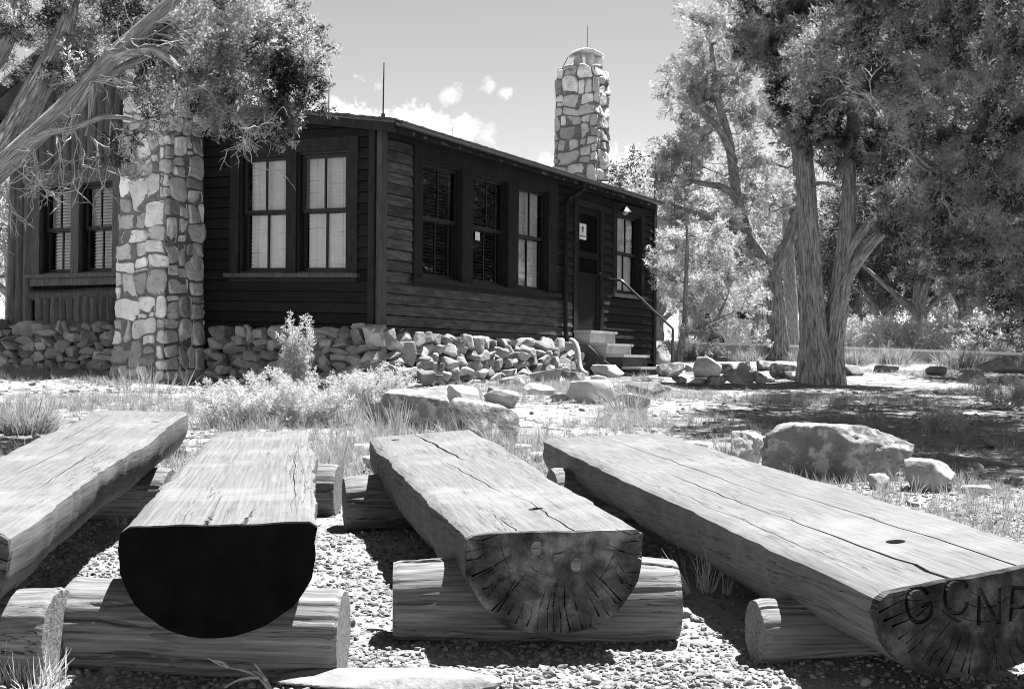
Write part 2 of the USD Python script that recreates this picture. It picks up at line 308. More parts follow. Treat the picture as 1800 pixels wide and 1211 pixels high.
def window(W, u0, u1, v0, v1, meet, look, right_jamb=True, muntin=True):
    d = .03
    fr = [wbox(W, u0, u0 + d, v0, v1, -.16, .0), wbox(W, u1 - d, u1, v0, v1, -.16, .0), wbox(W, u0 + d, u1 - d, v1 - d, v1, -.16, -.002), wbox(W, u0 + d, u1 - d, v0, v0 + d, -.16, -.002)]
    w = obj('window', cat(fr), MAT['sash_black'], cabin)
    a, b = u0 + d, u1 - d
    s = .05
    def sash(c0, c1, n):
        return cat([wbox(W, a, a + s, c0, c1, n - .035, n), wbox(W, b - s, b, c0, c1, n - .035, n), wbox(W, a + s, b - s, c0, c0 + s, n - .035, n - .002), wbox(W, a + s, b - s, c1 - s, c1, n - .035, n - .002)])
    obj('upper_sash', sash(meet - .02, v1 - d, -.05), MAT['sash_black'], w)
    obj('lower_sash', sash(v0 + d, meet + .02, -.09), MAT['sash_black'], w)
    mid = (a + b) / 2
    for (c0, c1, n) in ((meet - .02 + s, v1 - d - s, -.066), (v0 + d + s, meet + .02 - s, -.106)):
        if muntin: obj('muntin', wbox(W, mid - .013, mid + .013, c0, c1, n - .012, n + .012), MAT['sash_black'], w)
        for (p0, p1) in ((a + s, mid), (mid, b - s)):
            obj('pane', wquad(W, p0, p1, c0, c1, n), MAT['glass'], w)
    z0, z1 = v0 + d + .05, v1 - d - .04
    if look == 'curtain':
        us = np.linspace(a + .03, b - .03, 60); vs = np.linspace(z0, z1, 14)
        nn = -.155 + .010 * np.sin(us[None] * 55 + .8 * np.sin(vs[:, None] * 2.1)) + .006 * np.sin(vs[:, None] * 90)
        V = np.array([[W(u, v, nn[i, j]) for j, u in enumerate(us)] for i, v in enumerate(vs)]).reshape(-1, 3)
        i, j = np.meshgrid(np.arange(13), np.arange(59), indexing='ij'); k = i * 60 + j
        obj('curtain', (V, np.stack([k, k + 1, k + 61, k + 60], -1).reshape(-1, 4)), MAT['curtain'], w, True)
    elif look == 'white' or look == 'dark' or look == 'slats':
        pitch = .052 if look == 'white' else .046
        tilt, fl = dict(white=(.050, .010), dark=(.014, .042), slats=(.034, .030))[look]
        ma = MAT['blind_white'] if look != 'dark' else MAT['blind_dark']
        sl = []; bn = -.135 if look == 'white' else -.17
        for v in np.arange(z0, z1, pitch):
            j = rng.normal() * .0015
            sl.append(hexa([W(a + .02, v + j, (bn)), W(b - .06, v - j, (bn)), W(b - .06, v + tilt - j, (bn) - fl), W(a + .02, v + tilt + j, (bn) - fl), W(a + .02, v + j + .003, (bn + .002)), W(b - .06, v - j + .003, (bn + .002)), W(b - .06, v + tilt + .003 - j, (bn + .002) - fl), W(a + .02, v + tilt + .003 + j, (bn + .002) - fl)]))
        obj('blind', cat(sl), ma, w)
        for u in (a + .15, b - .19) if look != 'slats' else ():
            obj('blind_cord', wbox(W, u, u + .006, z0, z1, -.129, -.126), ma, w)
    if look == 'dark':
        obj('inner_frame', wbox(W, b - s - .045, b - s, z0, z1, -.15, -.135), MAT['post_worn'], w)
    return w
V0, V1, VH, MEET = .655, 2.235, 2.40, 1.47
def boards(W, spans_of, rows, worn_of):
    for r in rows:
        v = r * .14
        for (u0, u1) in spans_of(v + .07):
            if u1 - u0 < .03: continue
            j = rng.normal(size=2) * .0015
            obj('siding_board', wbox(W, u0, u1, v + .009 + j[0], v + .139, -.02, .006 + j[1], .028 + j[1]), MAT[worn_of((u0 + u1) / 2, v)], cabin)
DOOR0, DOOR1 = 5.79, 6.70
def spansR(v):
    blocks = [(.78, 5.04, V0 - .06, VH), (5.64, 6.86, -.5, 2.24), (7.22, 8.62, .70, 2.36)]
    edges = [.14, 9.05]; out = [(.14, 9.05)]
    for a, b, z0, z1 in blocks:
        if z0 < v < z1:
            out = [s for x in out for s in ((x[0], min(x[1], a)), (max(x[0], b), x[1])) if s[1] > s[0]]
    return out
boards(WR, spansR, range(-3, 18), lambda u, v: 'board_worn' if u < .8 or (u < 5.1 and v < .62) else 'board_mid')
def spansL(v):
    out = [(.11, 3.2)]
    if V0 - .06 < v < VH: out = [(.11, .31), (2.48, 3.2)]
    if v > 2.42:
        hi = (v - 2.55) / .13 + .0
        out = [(max(.11, hi), 3.2)]
    return out
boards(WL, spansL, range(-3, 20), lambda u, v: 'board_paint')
# wall backing behind the boards, with the openings left out
def backing(W, rects, u0, u1, v0, v1):
    sh = sbox(u0, v0, u1, v1)
    for r in rects: sh = sh.difference(sbox(r[0], r[2], r[1], r[3]))
    ms = []
    for g in getattr(sh, 'geoms', [sh]):
        t = trimesh.creation.extrude_polygon(g, .08, engine='earcut'); p = np.array(t.vertices)
        t.vertices = np.array([W(a, b, c - .105) for a, b, c in p])
        if t.volume < 0: t.invert()
        ms.append(t)
    return cat(ms)
WIN_R = [(1.01, 2.06), (2.36, 3.42), (3.73, 4.75)]; WIN4 = (7.38, 8.48, .78, 2.2)
WIN_L = [(.49, 1.33), (1.5, 2.34)]
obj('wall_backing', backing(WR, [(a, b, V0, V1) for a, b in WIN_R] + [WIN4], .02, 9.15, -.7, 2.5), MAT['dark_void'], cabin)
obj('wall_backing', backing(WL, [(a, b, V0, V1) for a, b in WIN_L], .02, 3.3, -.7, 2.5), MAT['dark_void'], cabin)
for (a, b), lk in zip(WIN_R, ('dark', 'dark', 'white')): window(WR, a, b, V0, V1, MEET, lk)
for (a, b) in WIN_L: window(WL, a, b, V0, V1, MEET, 'white')
window(WR, *WIN4[:2], *WIN4[2:], 1.5, 'curtain')
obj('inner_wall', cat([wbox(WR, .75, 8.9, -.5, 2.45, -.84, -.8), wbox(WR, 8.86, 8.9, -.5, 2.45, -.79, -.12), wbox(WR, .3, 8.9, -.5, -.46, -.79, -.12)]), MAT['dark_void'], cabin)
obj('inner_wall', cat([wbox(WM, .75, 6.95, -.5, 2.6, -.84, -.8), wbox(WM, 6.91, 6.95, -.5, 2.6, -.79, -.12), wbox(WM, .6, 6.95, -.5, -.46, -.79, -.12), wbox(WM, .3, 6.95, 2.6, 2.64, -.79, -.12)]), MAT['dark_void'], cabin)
# trims
def trim(W, *a, m='trim_paint', name='trim_board'): return obj(name, wbox(W, *a), MAT[m], cabin)
trim(WR, .80, 1.01, V0, V1, -.02, .035); trim(WR, 2.06, 2.36, V0, V1, -.02, .034); trim(WR, 3.42, 3.73, V0, V1, -.02, .034); trim(WR, 4.75, 5.04, V0, V1, -.02, .034)
trim(WR, .80, 5.04, V1, VH, -.02, .037)
trim(WR, .74, 5.1, V0 - .055, V0, -.02, .09, .085, name='window_sill'); trim(WR, .78, 5.06, V0 - .11, V0 - .055, -.02, .045)
trim(WR, 7.22, 7.38, .78, 2.2, -.02, .034); trim(WR, 8.48, 8.62, .78, 2.2, -.02, .034); trim(WR, 7.22, 8.62, 2.2, 2.36, -.02, .036); trim(WR, 7.18, 8.66, .72, .78, -.02, .09, m='post_worn', name='window_sill')
trim(WL, .31, .49, V0, V1, -.02, .035); trim(WL, 1.33, 1.5, V0, V1, -.02, .034); trim(WL, 2.34, 2.5, V0, V1, -.02, .034); trim(WL, .31, 2.5, V1, VH, -.02, .037)
trim(WL, .27, 2.56, V0 - .055, V0, -.02, .09, m='post_worn', name='window_sill'); trim(WL, .31, 2.5, V0 - .11, V0 - .055, -.02, .04)
trim(WR, 0.0, .14, -.5, 2.5, -.03, .04, m='post_worn', name='corner_post'); trim(WL, .04, .13, -.5, 2.5, -.03, .04, m='trim_paint', name='corner_post')
trim(WR, 9.05, 9.18, -.6, 2.55, -.1, .04, name='corner_post')
trim(WR, .14, 9.05, 2.40, 2.52, -.02, .05, name='frieze_board')
# door with screen panels and a paper notice
obj('door_frame', cat([wbox(WR, 5.66, 5.79, .06, 2.24, -.02, .036), wbox(WR, 6.70, 6.83, .06, 2.24, -.02, .036), wbox(WR, 5.79, 6.70, 2.13, 2.24, -.02, .034)]), MAT['trim_paint'], cabin)
dr = obj('door', cat([wbox(WR, 5.80, 5.90, .06, 2.12, -.03, .012), wbox(WR, 6.59, 6.69, .06, 2.12, -.03, .012), wbox(WR, 5.9, 6.59, 2.02, 2.12, -.03, .010), wbox(WR, 5.9, 6.59, 1.30, 1.41, -.03, .010), wbox(WR, 5.9, 6.59, .94, 1.06, -.03, .010), wbox(WR, 5.9, 6.59, .06, .20, -.03, .010)]), MAT['board_paint'], cabin)
obj('lower_panel', wbox(WR, 5.9, 6.59, .2, .94, -.03, -.006), MAT['board_paint'], dr)
obj('screen', wbox(WR, 5.9, 6.59, 1.06, 2.02, -.03, -.012), MAT['dark_void'], dr)
nt = obj('notice', wbox(WR, 5.93, 6.20, 1.60, 1.86, -.012, -.008), MAT['paper'], dr, label='white paper notice with an arrowhead emblem taped to the door screen')
arrow = Polygon([(-.035, .05), (.035, .05), (.045, .02), (.012, -.055), (0, -.07), (-.012, -.055), (-.045, .02)])
def on_wall(W, t2, u, v, n, s=1.0):
    t = t2.copy(); p = np.array(t.vertices); t.vertices = np.array([W(u + a * s, v + b * s, n + c) for a, b, c in p])
    if t.volume < 0: t.invert()
    return t
obj('emblem', on_wall(WR, trimesh.creation.extrude_polygon(arrow, .003, engine='earcut'), 6.06, 1.765, -.008), MAT['ink'], dr)
obj('notice_text', cat([wbox(WR, 5.96 , 6.16, 1.645 , 1.665, -.008, -.005)]), MAT['ink'], dr)
obj('door_handle', cat([tube([WR(6.64, 1.08, .01), WR(6.64, 1.08, .06)], .012), tube([WR(6.64, 1.08, .06), WR(6.56, 1.07, .065)], .012)]), MAT['rail_metal'], dr)
obj('small_sticker', wbox(WR, 2.62, 2.76, 1.30, 1.42, -.086, -.084), MAT['paper'], cabin, label='small white paper stuck in the middle window')
# main log cabin wall
lg = []
def half_log(W, u, v0, v1, r, seed, lean=0.0, horizontal=False, L=None):
    k = 14
    t = np.linspace(0, 1, k)
    wob = (meshkit.noise(np.stack([t * 3, t * 0 + seed, t * 0], -1), seed) - .5) * .03
    if horizontal: P = np.array([W(u + L * s, v0 + w_, .0) for s, w_ in zip(t, wob)])
    else: P = np.array([W(u + w_ * .6 + lean * (s - .5), v0 + (v1 - v0) * s, .0) for s, w_ in zip(t, wob)])
    return tube(P, r * (1 + (meshkit.noise(np.stack([t * 4, t * 0 + seed, t * 0 + 7], -1), seed) - .5) * .18), 12, .06, seed)
MW = [(4.76, 5.47), (5.64, 6.33)]
MV0, MV1 = .76, 2.08
us = np.arange(4.62, 6.5, .172)
for k, u in enumerate(us): obj('wall_log', half_log(WM, u, -.32, .40 + .02 * (k % 3), .088, 40 + k), MAT['log_siding'], cabin, 40)
obj('belt_log', half_log(WM, 4.5, .455, 0, .085, 77, horizontal=True, L=2.05), MAT['log_siding'], cabin, 40)
def rakeM(u): return 4.36 - .48 * abs(u - 5.05)
for k, u in enumerate((6.62, 6.80, 6.97)): obj('wall_log', half_log(WM, u, -.32, rakeM(u) - .05, .094, 90 + k, lean=-.03), MAT['log_siding'], cabin, 40)
for k, u in enumerate(np.arange(3.96, 6.55, .18)): obj('wall_log', half_log(WM, u, 2.28, rakeM(u) - .04, .09, 120 + k), MAT['log_siding'], cabin, 40)
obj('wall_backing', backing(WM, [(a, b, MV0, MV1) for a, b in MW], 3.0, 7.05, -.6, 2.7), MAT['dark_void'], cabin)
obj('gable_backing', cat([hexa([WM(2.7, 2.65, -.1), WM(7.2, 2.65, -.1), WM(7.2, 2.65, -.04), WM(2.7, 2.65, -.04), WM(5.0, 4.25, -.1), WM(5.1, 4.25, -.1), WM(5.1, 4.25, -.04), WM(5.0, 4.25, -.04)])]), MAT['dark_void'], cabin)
for a, b in MW: window(WM, a, b, MV0, MV1, 1.42, 'slats')
trim(WM, 4.6, 4.76, MV0, MV1, -.02, .06, m='log_siding'); trim(WM, 5.47, 5.64, MV0, MV1, -.02, .059, m='log_siding'); trim(WM, 6.33, 6.54, MV0, MV1, -.02, .06, m='log_siding')
trim(WM, 4.6, 6.54, MV1, MV1 + .2, -.02, .065, m='log_siding'); trim(WM, 4.58, 6.58, MV0 - .06, MV0, -.02, .12, m='log_siding', name='window_sill'); trim(WM, 4.62, 6.54, MV0 - .17, MV0 - .06, -.02, .05, m='log_siding')
for u, v in ((4.86, 1.28), (5.75, 1.32)): obj('small_sticker', wbox(WM, u, u + .06, v, v + .09, -.086, -.084), MAT['paper'], cabin)
# far side walls, closed so that it is dark inside
DEEP = 10.0
def ML(u, v, r): return C0 + u * LM + v * VV + r * RV
obj('left_wall', hexa([ML(7.0, -.6, .02), ML(7.08, -.6, .02), ML(7.08, -.6, DEEP), ML(7.0, -.6, DEEP), ML(7.0, 3.0, .02), ML(7.08, 3.0, .02), ML(7.08, 2.78, DEEP), ML(7.0, 2.78, DEEP)]), MAT['log_siding'], cabin)
obj('back_wall', hexa([ML(.05, -.6, 9.0), ML(7.0, -.6, 9.0), ML(7.0, -.6, 9.1), ML(.05, -.6, 9.1), ML(.05, 2.5, 9.0), ML(7.0, 2.5, 9.0), ML(7.0, 2.5, 9.1), ML(.05, 2.5, 9.1)]), MAT['board_paint'], cabin)
# roofs
def slab(a, b, c, d, th):
    a, b, c, d = map(np.asarray, (a, b, c, d)); t = np.array([0, 0, th])
    return hexa([a, b, c, d, a + t, b + t, c + t, d + t])
EA, EB = WR(-.30, 2.475, .42), WR(9.12, 2.53, .06)                      # eave line of the low wing
RA, RB = ML(3.0, 2.99, -.32), ML(3.0, 2.99, 9.2)
obj('flat_roof', hexa([ML(2.98, 2.93, 1.4), ML(7.1, 2.7, 1.4), ML(7.1, 2.7, DEEP), ML(2.98, 2.93, 9.2), ML(2.98, 3.02, 1.4), ML(7.1, 2.8, 1.4), ML(7.1, 2.8, DEEP), ML(2.98, 3.02, 9.2)]), MAT['shingle'], cabin)
obj('inner_gable', hexa([ML(2.6, 2.6, 1.5), ML(7.2, 2.6, 1.5), ML(7.2, 2.6, 1.54), ML(2.6, 2.6, 1.54), ML(5.0, 4.3, 1.5), ML(5.1, 4.3, 1.5), ML(5.1, 4.3, 1.54), ML(5.0, 4.3, 1.54)]), MAT['log_siding'], cabin)
EA2 = EA
roof = obj('roof', slab(EA, EB, RB, RA, .03), MAT['shingle'], cabin)
# shingle tabs along the rake and the eave
sh = []
for k in range(46):
    t = k / 46; p0 = EA + (RA - EA) * t; p1 = EA + (RA - EA) * (t + 1 / 46)
    back = RV * .5; dz = np.array([0, 0, .031 + .008 * rng.random()]); o = NL * (.02 + .02 * rng.random())
    sh.append(slab(p0 + o + dz, p1 + o + dz, p1 + back + dz, p0 + back + dz, .014 + .012 * rng.random()))
obj('shingles', cat(sh), MAT['shingle'], roof, kind='stuff')
sh = []
for k in range(120):
    t = k / 120; p0 = EA + (EB - EA) * t; p1 = EA + (EB - EA) * (t + 1 / 120)
    back = LM * .4 + np.array([0, 0, .055]); dz = np.array([0, 0, .031 + .006 * rng.random()]); o = NR * (.01 + .02 * rng.random())
    sh.append(slab(p0 + o + dz, p1 + o + dz, p1 + back + dz, p0 + back + dz, .012 + .01 * rng.random()))
obj('shingles', cat(sh), MAT['shingle'], roof, kind='stuff')
dn = np.array([0, 0, -1.0])
obj('rake_board', hexa([EA + dn * .11 + NL * .0, RA + dn * .11, RA + dn * .11 - NL * .03, EA + dn * .11 - NL * .03, EA + dn * .003, RA + dn * .003, RA + dn * .003 - NL * .03, EA + dn * .003 - NL * .03]), MAT['trim_paint'], cabin)
obj('soffit', slab(EA + dn * .06 - NL * .03 - NR * .02, EB + dn * .06 - NR * .02, WR(9.1, 2.50, .0), WR(-.28, 2.46, -.02), .012), MAT['trim_paint'], cabin)
# gutter: a half-round trough along the eave
def gutter(a, b, r=.058):
    ang = np.linspace(math.pi * .02, math.pi * .98, 9); pr = []
    for rad in (r, r - .005):
        pr.append(np.stack([np.cos(ang) * rad, -np.sin(ang) * rad], 1))
    prof = np.vstack([pr[0], pr[1][::-1]])
    ax = (b - a) / np.linalg.norm(b - a); sd = np.cross(ax, [0, 0, 1.0]); sd /= np.linalg.norm(sd)
    ring = [np.array([p + sd * c + np.array([0, 0, 1.0]) * d for c, d in prof]) for p in (a, b)]
    n = len(prof); V = np.vstack(ring); k = np.arange(n)
    F = np.vstack([np.stack([k, (k + 1) % n, n + (k + 1) % n], 1), np.stack([k, n + (k + 1) % n, n + k], 1)])
    t = trimesh.Trimesh(V, F, process=False)
    end = [trimesh.Trimesh(np.vstack([R_[:9], R_[:9].mean(0, keepdims=True)]), [[i, i + 1, 9] for i in range(8)], process=False) for R_ in ring]
    return cat([t] + end)
GA, GB = EA + NR * .075 + np.array([0, 0, .008]), EB + NR * .07 + np.array([0, 0, .008])
gt = obj('gutter', gutter(GA, GB), MAT['gutter_metal'], cabin, True)
obj('gutter_lip', tube([GA + NR * .058, GB + NR * .058], .007, 6), MAT['gutter_metal'], gt)
obj('eave_board', hexa([EA + dn * .09, EB + dn * .09, EB + dn * .09 - NR * .025, EA + dn * .09 - NR * .025, EA, EB, EB - NR * .025, EA - NR * .025]), MAT['trim_paint'], cabin)
p = EA + (EB - EA) * .62
obj('downspout', tube(smooth_path([p + NR * .06 + dn * .05, p + NR * .05 + dn * .14, WR(5.45, 2.26, .14), WR(5.30, 2.16, .075), WR(5.28, 1.9, .07), WR(5.28, .1, .07), WR(5.30, -.12, .1)], 30), .036, 8), MAT['trim_paint'], cabin, 40)
# main cabin roof
RD = 1.55
def MR(u, r): return ML(u, 4.42 - .48 * abs(u - 5.05), r)
mr = obj('main_roof', cat([slab(MR(5.05, -.42), MR(7.62, -.42), MR(7.62, RD), MR(5.05, RD), .07), slab(MR(2.45, -.42), MR(5.05, -.42), MR(5.05, RD), MR(2.45, RD), .07)]), MAT['shingle'], cabin)
for u0, u1 in ((5.05, 7.62), (2.45, 5.05)):
    a, b = MR(u0, -.44), MR(u1, -.44)
    obj('rake_board', hexa([a + dn * .17, b + dn * .17, b + dn * .17 - NL * .04, a + dn * .17 - NL * .04, a + dn * .004, b + dn * .004, b + dn * .004 - NL * .04, a + dn * .004 - NL * .04]), MAT['trim_paint'], cabin)
for u in (2.62, 7.5):
    a, b = MR(u, -.4) + dn * .12, MR(u, .3) + dn * .12
    obj('rafter_tail', tube([a, b], .07, 8), MAT['trim_paint'], cabin)
# porch lamp over the end window
lp = obj('porch_lamp', tube([WR(7.33, 2.31, .03), WR(7.33, 2.33, .16), WR(7.33, 2.26, .2)], .014), MAT['rail_metal'], cabin)
t = trimesh.creation.cone(radius=.12, height=.13, sections=20); t.apply_translation(WR(7.33, 2.17, .2)); obj('lamp_shade', t, MAT['sash_black'], lp, 40)
t = trimesh.creation.icosphere(subdivisions=2, radius=.05); t.apply_translation(WR(7.33, 2.165, .2)); obj('bulb', t, MAT['concrete'], lp, True)
# lightning rods
def rod(base, h, r=.006): obj('lightning_rod', cat([tube([base, base + np.array([0, 0, h])], [r, r * .7], 6), tube([base, base + np.array([0, 0, .05])], r * 2.2, 8)]), MAT['gutter_metal'], cabin)
rod(EA + (RA - EA) * .05 + np.array([0, 0, .05]), .68, .011); rod(ML(1.2, 2.78, .5), .55, .008); rod(EA + (EB - EA) * .25 + LM * .5 + np.array([0, 0, .09]), .25); rod(EA + (EB - EA) * .985 + np.array([0, 0, .05]), .75, .009)

# ------------------------------------------------------------------ stone chimneys: irregular stones bedded in mortar
def stone_layout(W, H, n, seed):
    """Rubble masonry: the face is split again and again into uneven blocks, whose outlines are then rounded and bent."""
    r = np.random.default_rng(seed); A = W * H / n; todo, done = [(0.0, 0.0, W, H)], []
    while todo:
        x0, y0, x1, y1 = todo.pop(); w, h = x1 - x0, y1 - y0
        if w * h < A * r.uniform(.35, 2.6) and .45 < w / h < 2.8: done.append((x0, y0, x1, y1)); continue
        if w * h < A * .18: done.append((x0, y0, x1, y1)); continue
        f = r.uniform(.3, .7)
        if (w > h * 1.25) if r.random() < .85 else (w > h * .6): c = x0 + w * f; todo += [(x0, y0, c, y1), (c, y0, x1, y1)]
        else: c = y0 + h * f; todo += [(x0, y0, x1, c), (x0, c, x1, y1)]
    out = []
    for x0, y0, x1, y1 in done:
        w, h = x1 - x0, y1 - y0; q_ = min(w, h)
        pts = [(x0 + w * a + r.normal() * w * .05, y0 + h * b + r.normal() * h * .05) for a, b in ((0, 0), (.5, -.01), (1, 0), (1.01, .5), (1, 1), (.5, 1.01), (0, 1), (-.01, .5))]
        c = Polygon(pts).buffer(0).convex_hull; m = r.uniform(.009, .024); rd = q_ * r.uniform(.07, .22)
        c = c.buffer(-m - rd).buffer(rd, quad_segs=4)
        if c.is_empty: continue
        c = max(getattr(c, 'geoms', [c]), key=lambda g: g.area)
        if c.area < .0012: continue
        P = np.array(c.segmentize(.05).exterior.coords[:-1]); p3 = np.stack([P[:, 0] * 2.6, P[:, 1] * 2.6, 0 * P[:, 0] + seed], -1)
        P = P + np.stack([meshkit.fbm(p3, 3, seed) - .5, meshkit.fbm(p3 + 40, 3, seed + 9) - .5], -1) * .16
        P[:, 0] = np.clip(P[:, 0], .004, W - .004); P[:, 1] = np.clip(P[:, 1], 0.0, H)
        c = Polygon(P).buffer(0)
        if c.is_empty: continue
        out.append(max(getattr(c, 'geoms', [c]), key=lambda g: g.area))
    return out
def stone_mesh(poly, F, seed, bulge=.026, nb=28):
    r = np.random.default_rng(seed)
    L = poly.exterior.length; ring = np.array([poly.exterior.interpolate(L * k / nb).coords[0] for k in range(nb)])
    c = np.array(poly.centroid.coords[0]); tilt = r.normal(size=2) * .12; ca_ = r.uniform(0, 6.28); cd = np.array([math.cos(ca_), math.sin(ca_)]); ck = r.uniform(0, .30); co = r.normal() * .02
    hs = [(1.0, -.02), (1.0, .5), (.94, .92), (.72, 1.0), (.45, 1.0), (.2, 1.0)]
    V = []; out = bulge * r.uniform(.7, 1.3)
    for s, h in hs:
        for p in ring:
            d = (p - c) * s; nz = meshkit.noise(np.array([p[0] * 9 * s, p[1] * 9 * s, seed * .37]), seed) - .5 + .8 * (meshkit.noise(np.array([p[0] * 26 * s, p[1] * 26 * s, seed * .61]), seed + 1) - .5)
            V.append(F(c[0] + d[0], c[1] + d[1], max(-.02, h * out + (d @ tilt - ck * max(0, d @ cd - co)) * (h > .5) + nz * .018 * (h > .3))))
    V.append(F(c[0], c[1], out * 1.0)); V = np.array(V); F_ = []
    for a in range(len(hs) - 1):
        for k in range(nb):
            i0, i1 = a * nb + k, a * nb + (k + 1) % nb
            F_ += [[i0, i1, i1 + nb], [i0, i1 + nb, i0 + nb]]
    b = (len(hs) - 1) * nb
    F_ += [[b + k, b + (k + 1) % nb, len(V) - 1] for k in range(nb)]
    return trimesh.Trimesh(V, F_, process=False)
def chimney(name, corners, z0, z1, taper, n, seed, label, parent=cabin, closed=False):
    """corners: plan points in order (outside to the right of the walk reversed); stones cover the walk corner to corner."""
    Q = [np.asarray(c, float) for c in corners]; ctr = np.mean(Q, 0)
    seg = list(zip(Q[:-1], Q[1:])) if not closed else list(zip(Q, Q[1:] + Q[:1]))
    Ls = [np.linalg.norm(b - a) for a, b in seg]; cum = np.concatenate([[0], np.cumsum(Ls)]); H = z1 - z0
    nor = []
    for a, b in seg:
        d = (b - a) / np.linalg.norm(b - a); nn = np.array([d[1], -d[0]])
        if nn @ ((a + b) / 2 - ctr) < 0: nn = -nn
        nor.append(nn)
    def F(s, z, h):
        s = min(max(s, 0), cum[-1] - 1e-6); k = int(np.searchsorted(cum, s, 'right') - 1); a, b = seg[k]
        p = a + (b - a) * (s - cum[k]) / Ls[k]; nn = nor[k]
        e = .02
        for kk in (k, k + 1):
            if 0 < kk < len(seg) and abs(s - cum[kk]) < e:
                w = .5 - .5 * abs(s - cum[kk]) / e * 1.0; o = nor[kk - 1] if kk == k else nor[kk]
                nn = nn * (1 - w) + o * w
                p = p - (nn / np.linalg.norm(nn)) * .006 * (1 - abs(s - cum[kk]) / e)
        f = taper(z / H); p = ctr + (p - ctr) * f
        return np.array([p[0] + nn[0] * h, p[1] + nn[1] * h, z0 + z])
    zz = np.linspace(0, H, 14); rings = []
    full = Q
    for z in zz:
        f = taper(z / H); rings.append([np.array([*(ctr + (c - ctr) * f), z0 + z]) for c in full])
    nq = len(full); V = np.array(rings).reshape(-1, 3); Fc = []
    for a in range(13):
        for k in range(nq):
            i0, i1 = a * nq + k, a * nq + (k + 1) % nq
            Fc += [[i0, i1, i1 + nq], [i0, i1 + nq, i0 + nq]]
    Fc += [[0, k + 1, k] for k in range(1, nq - 1)] + [[13 * nq, 13 * nq + k, 13 * nq + k + 1] for k in range(1, nq - 1)]
    core = trimesh.Trimesh(V, Fc, process=False)
    ch = obj(name, core, MAT['mortar'], parent, label=label)
    for k, poly in enumerate(stone_layout(cum[-1], H, n, seed)):
        obj('stone', stone_mesh(poly, F, seed * 100 + k), MAT['stone'], ch, 50)
    return ch
Lm2, Rv2 = LM[:2], RV[:2] / np.linalg.norm(RV[:2])
def plan(u, d): return C0[:2] + u * Lm2 - Rv2 * d
chimney('chimney', [plan(3.95, 0.02), plan(3.88, .80), plan(2.98, .80), plan(3.0, 0.02)], .30, 4.9, lambda t: 1.06 + .10 * max(0, .16 - t) / .16 - ( .16 * t), 150, 5, 'near stone chimney against the log wall')
f0 = C0[:2] + 2.0 * Lm2 + Rv2 * 10.0
fc = [f0 + Lm2 * .44 + Rv2 * .32, f0 + Lm2 * .44 - Rv2 * .32, f0 - Lm2 * .44 - Rv2 * .32, f0 - Lm2 * .44 + Rv2 * .32]
zt = at(1018, 122, 27.2)[2]
ch2 = chimney('chimney', fc, 3.4, zt, lambda t: 1.04 - .06 * max(0, t - .93) / .07 - .05 * t, 120, 8, 'far stone chimney with slab cap above the roof', closed=True)
ctop = np.array([*f0, zt])
for k, (dx, dy) in enumerate(((-.28, -.2), (.02, -.24), (.3, -.16), (.25, .2), (-.2, .2), (0, .05), (-.42, .1))):
    m = rot(rock((.32, .26, .10), 300 + k, 2), rz=k); m.apply_translation(ctop + np.array([dx * .85, dy, -.03 + .01 * k % .03])); obj('stone', m, MAT['stone'], ch2, 40)
for k, (dx, dy) in enumerate(((-.10, -.12), (.14, -.02), (.30, .08))):
    m = rot(rock((.19, .19, .30), 320 + k, 2), rz=k * 2); m.apply_translation(ctop + np.array([dx, dy, .05])); obj('stone', m, MAT['stone'], ch2, 40)
m = rock((.70, .55, .09), 331, 3, rough=.03); V = np.array(m.vertices); V[:, 2] -= (V[:, 0] - .05) ** 2 * .55; m.vertices = V; m.apply_translation(ctop + np.array([.06, 0, .33])); obj('cap_slab', m, MAT['stone'], ch2, 40)
obj('cap_stay', tube([ctop + np.array([-.42, -.1, .0]), ctop + np.array([-.30, -.05, .26])], .008), MAT['gutter_metal'], ch2)
rod(ctop + np.array([.08, 0, .40]), .50, .009)

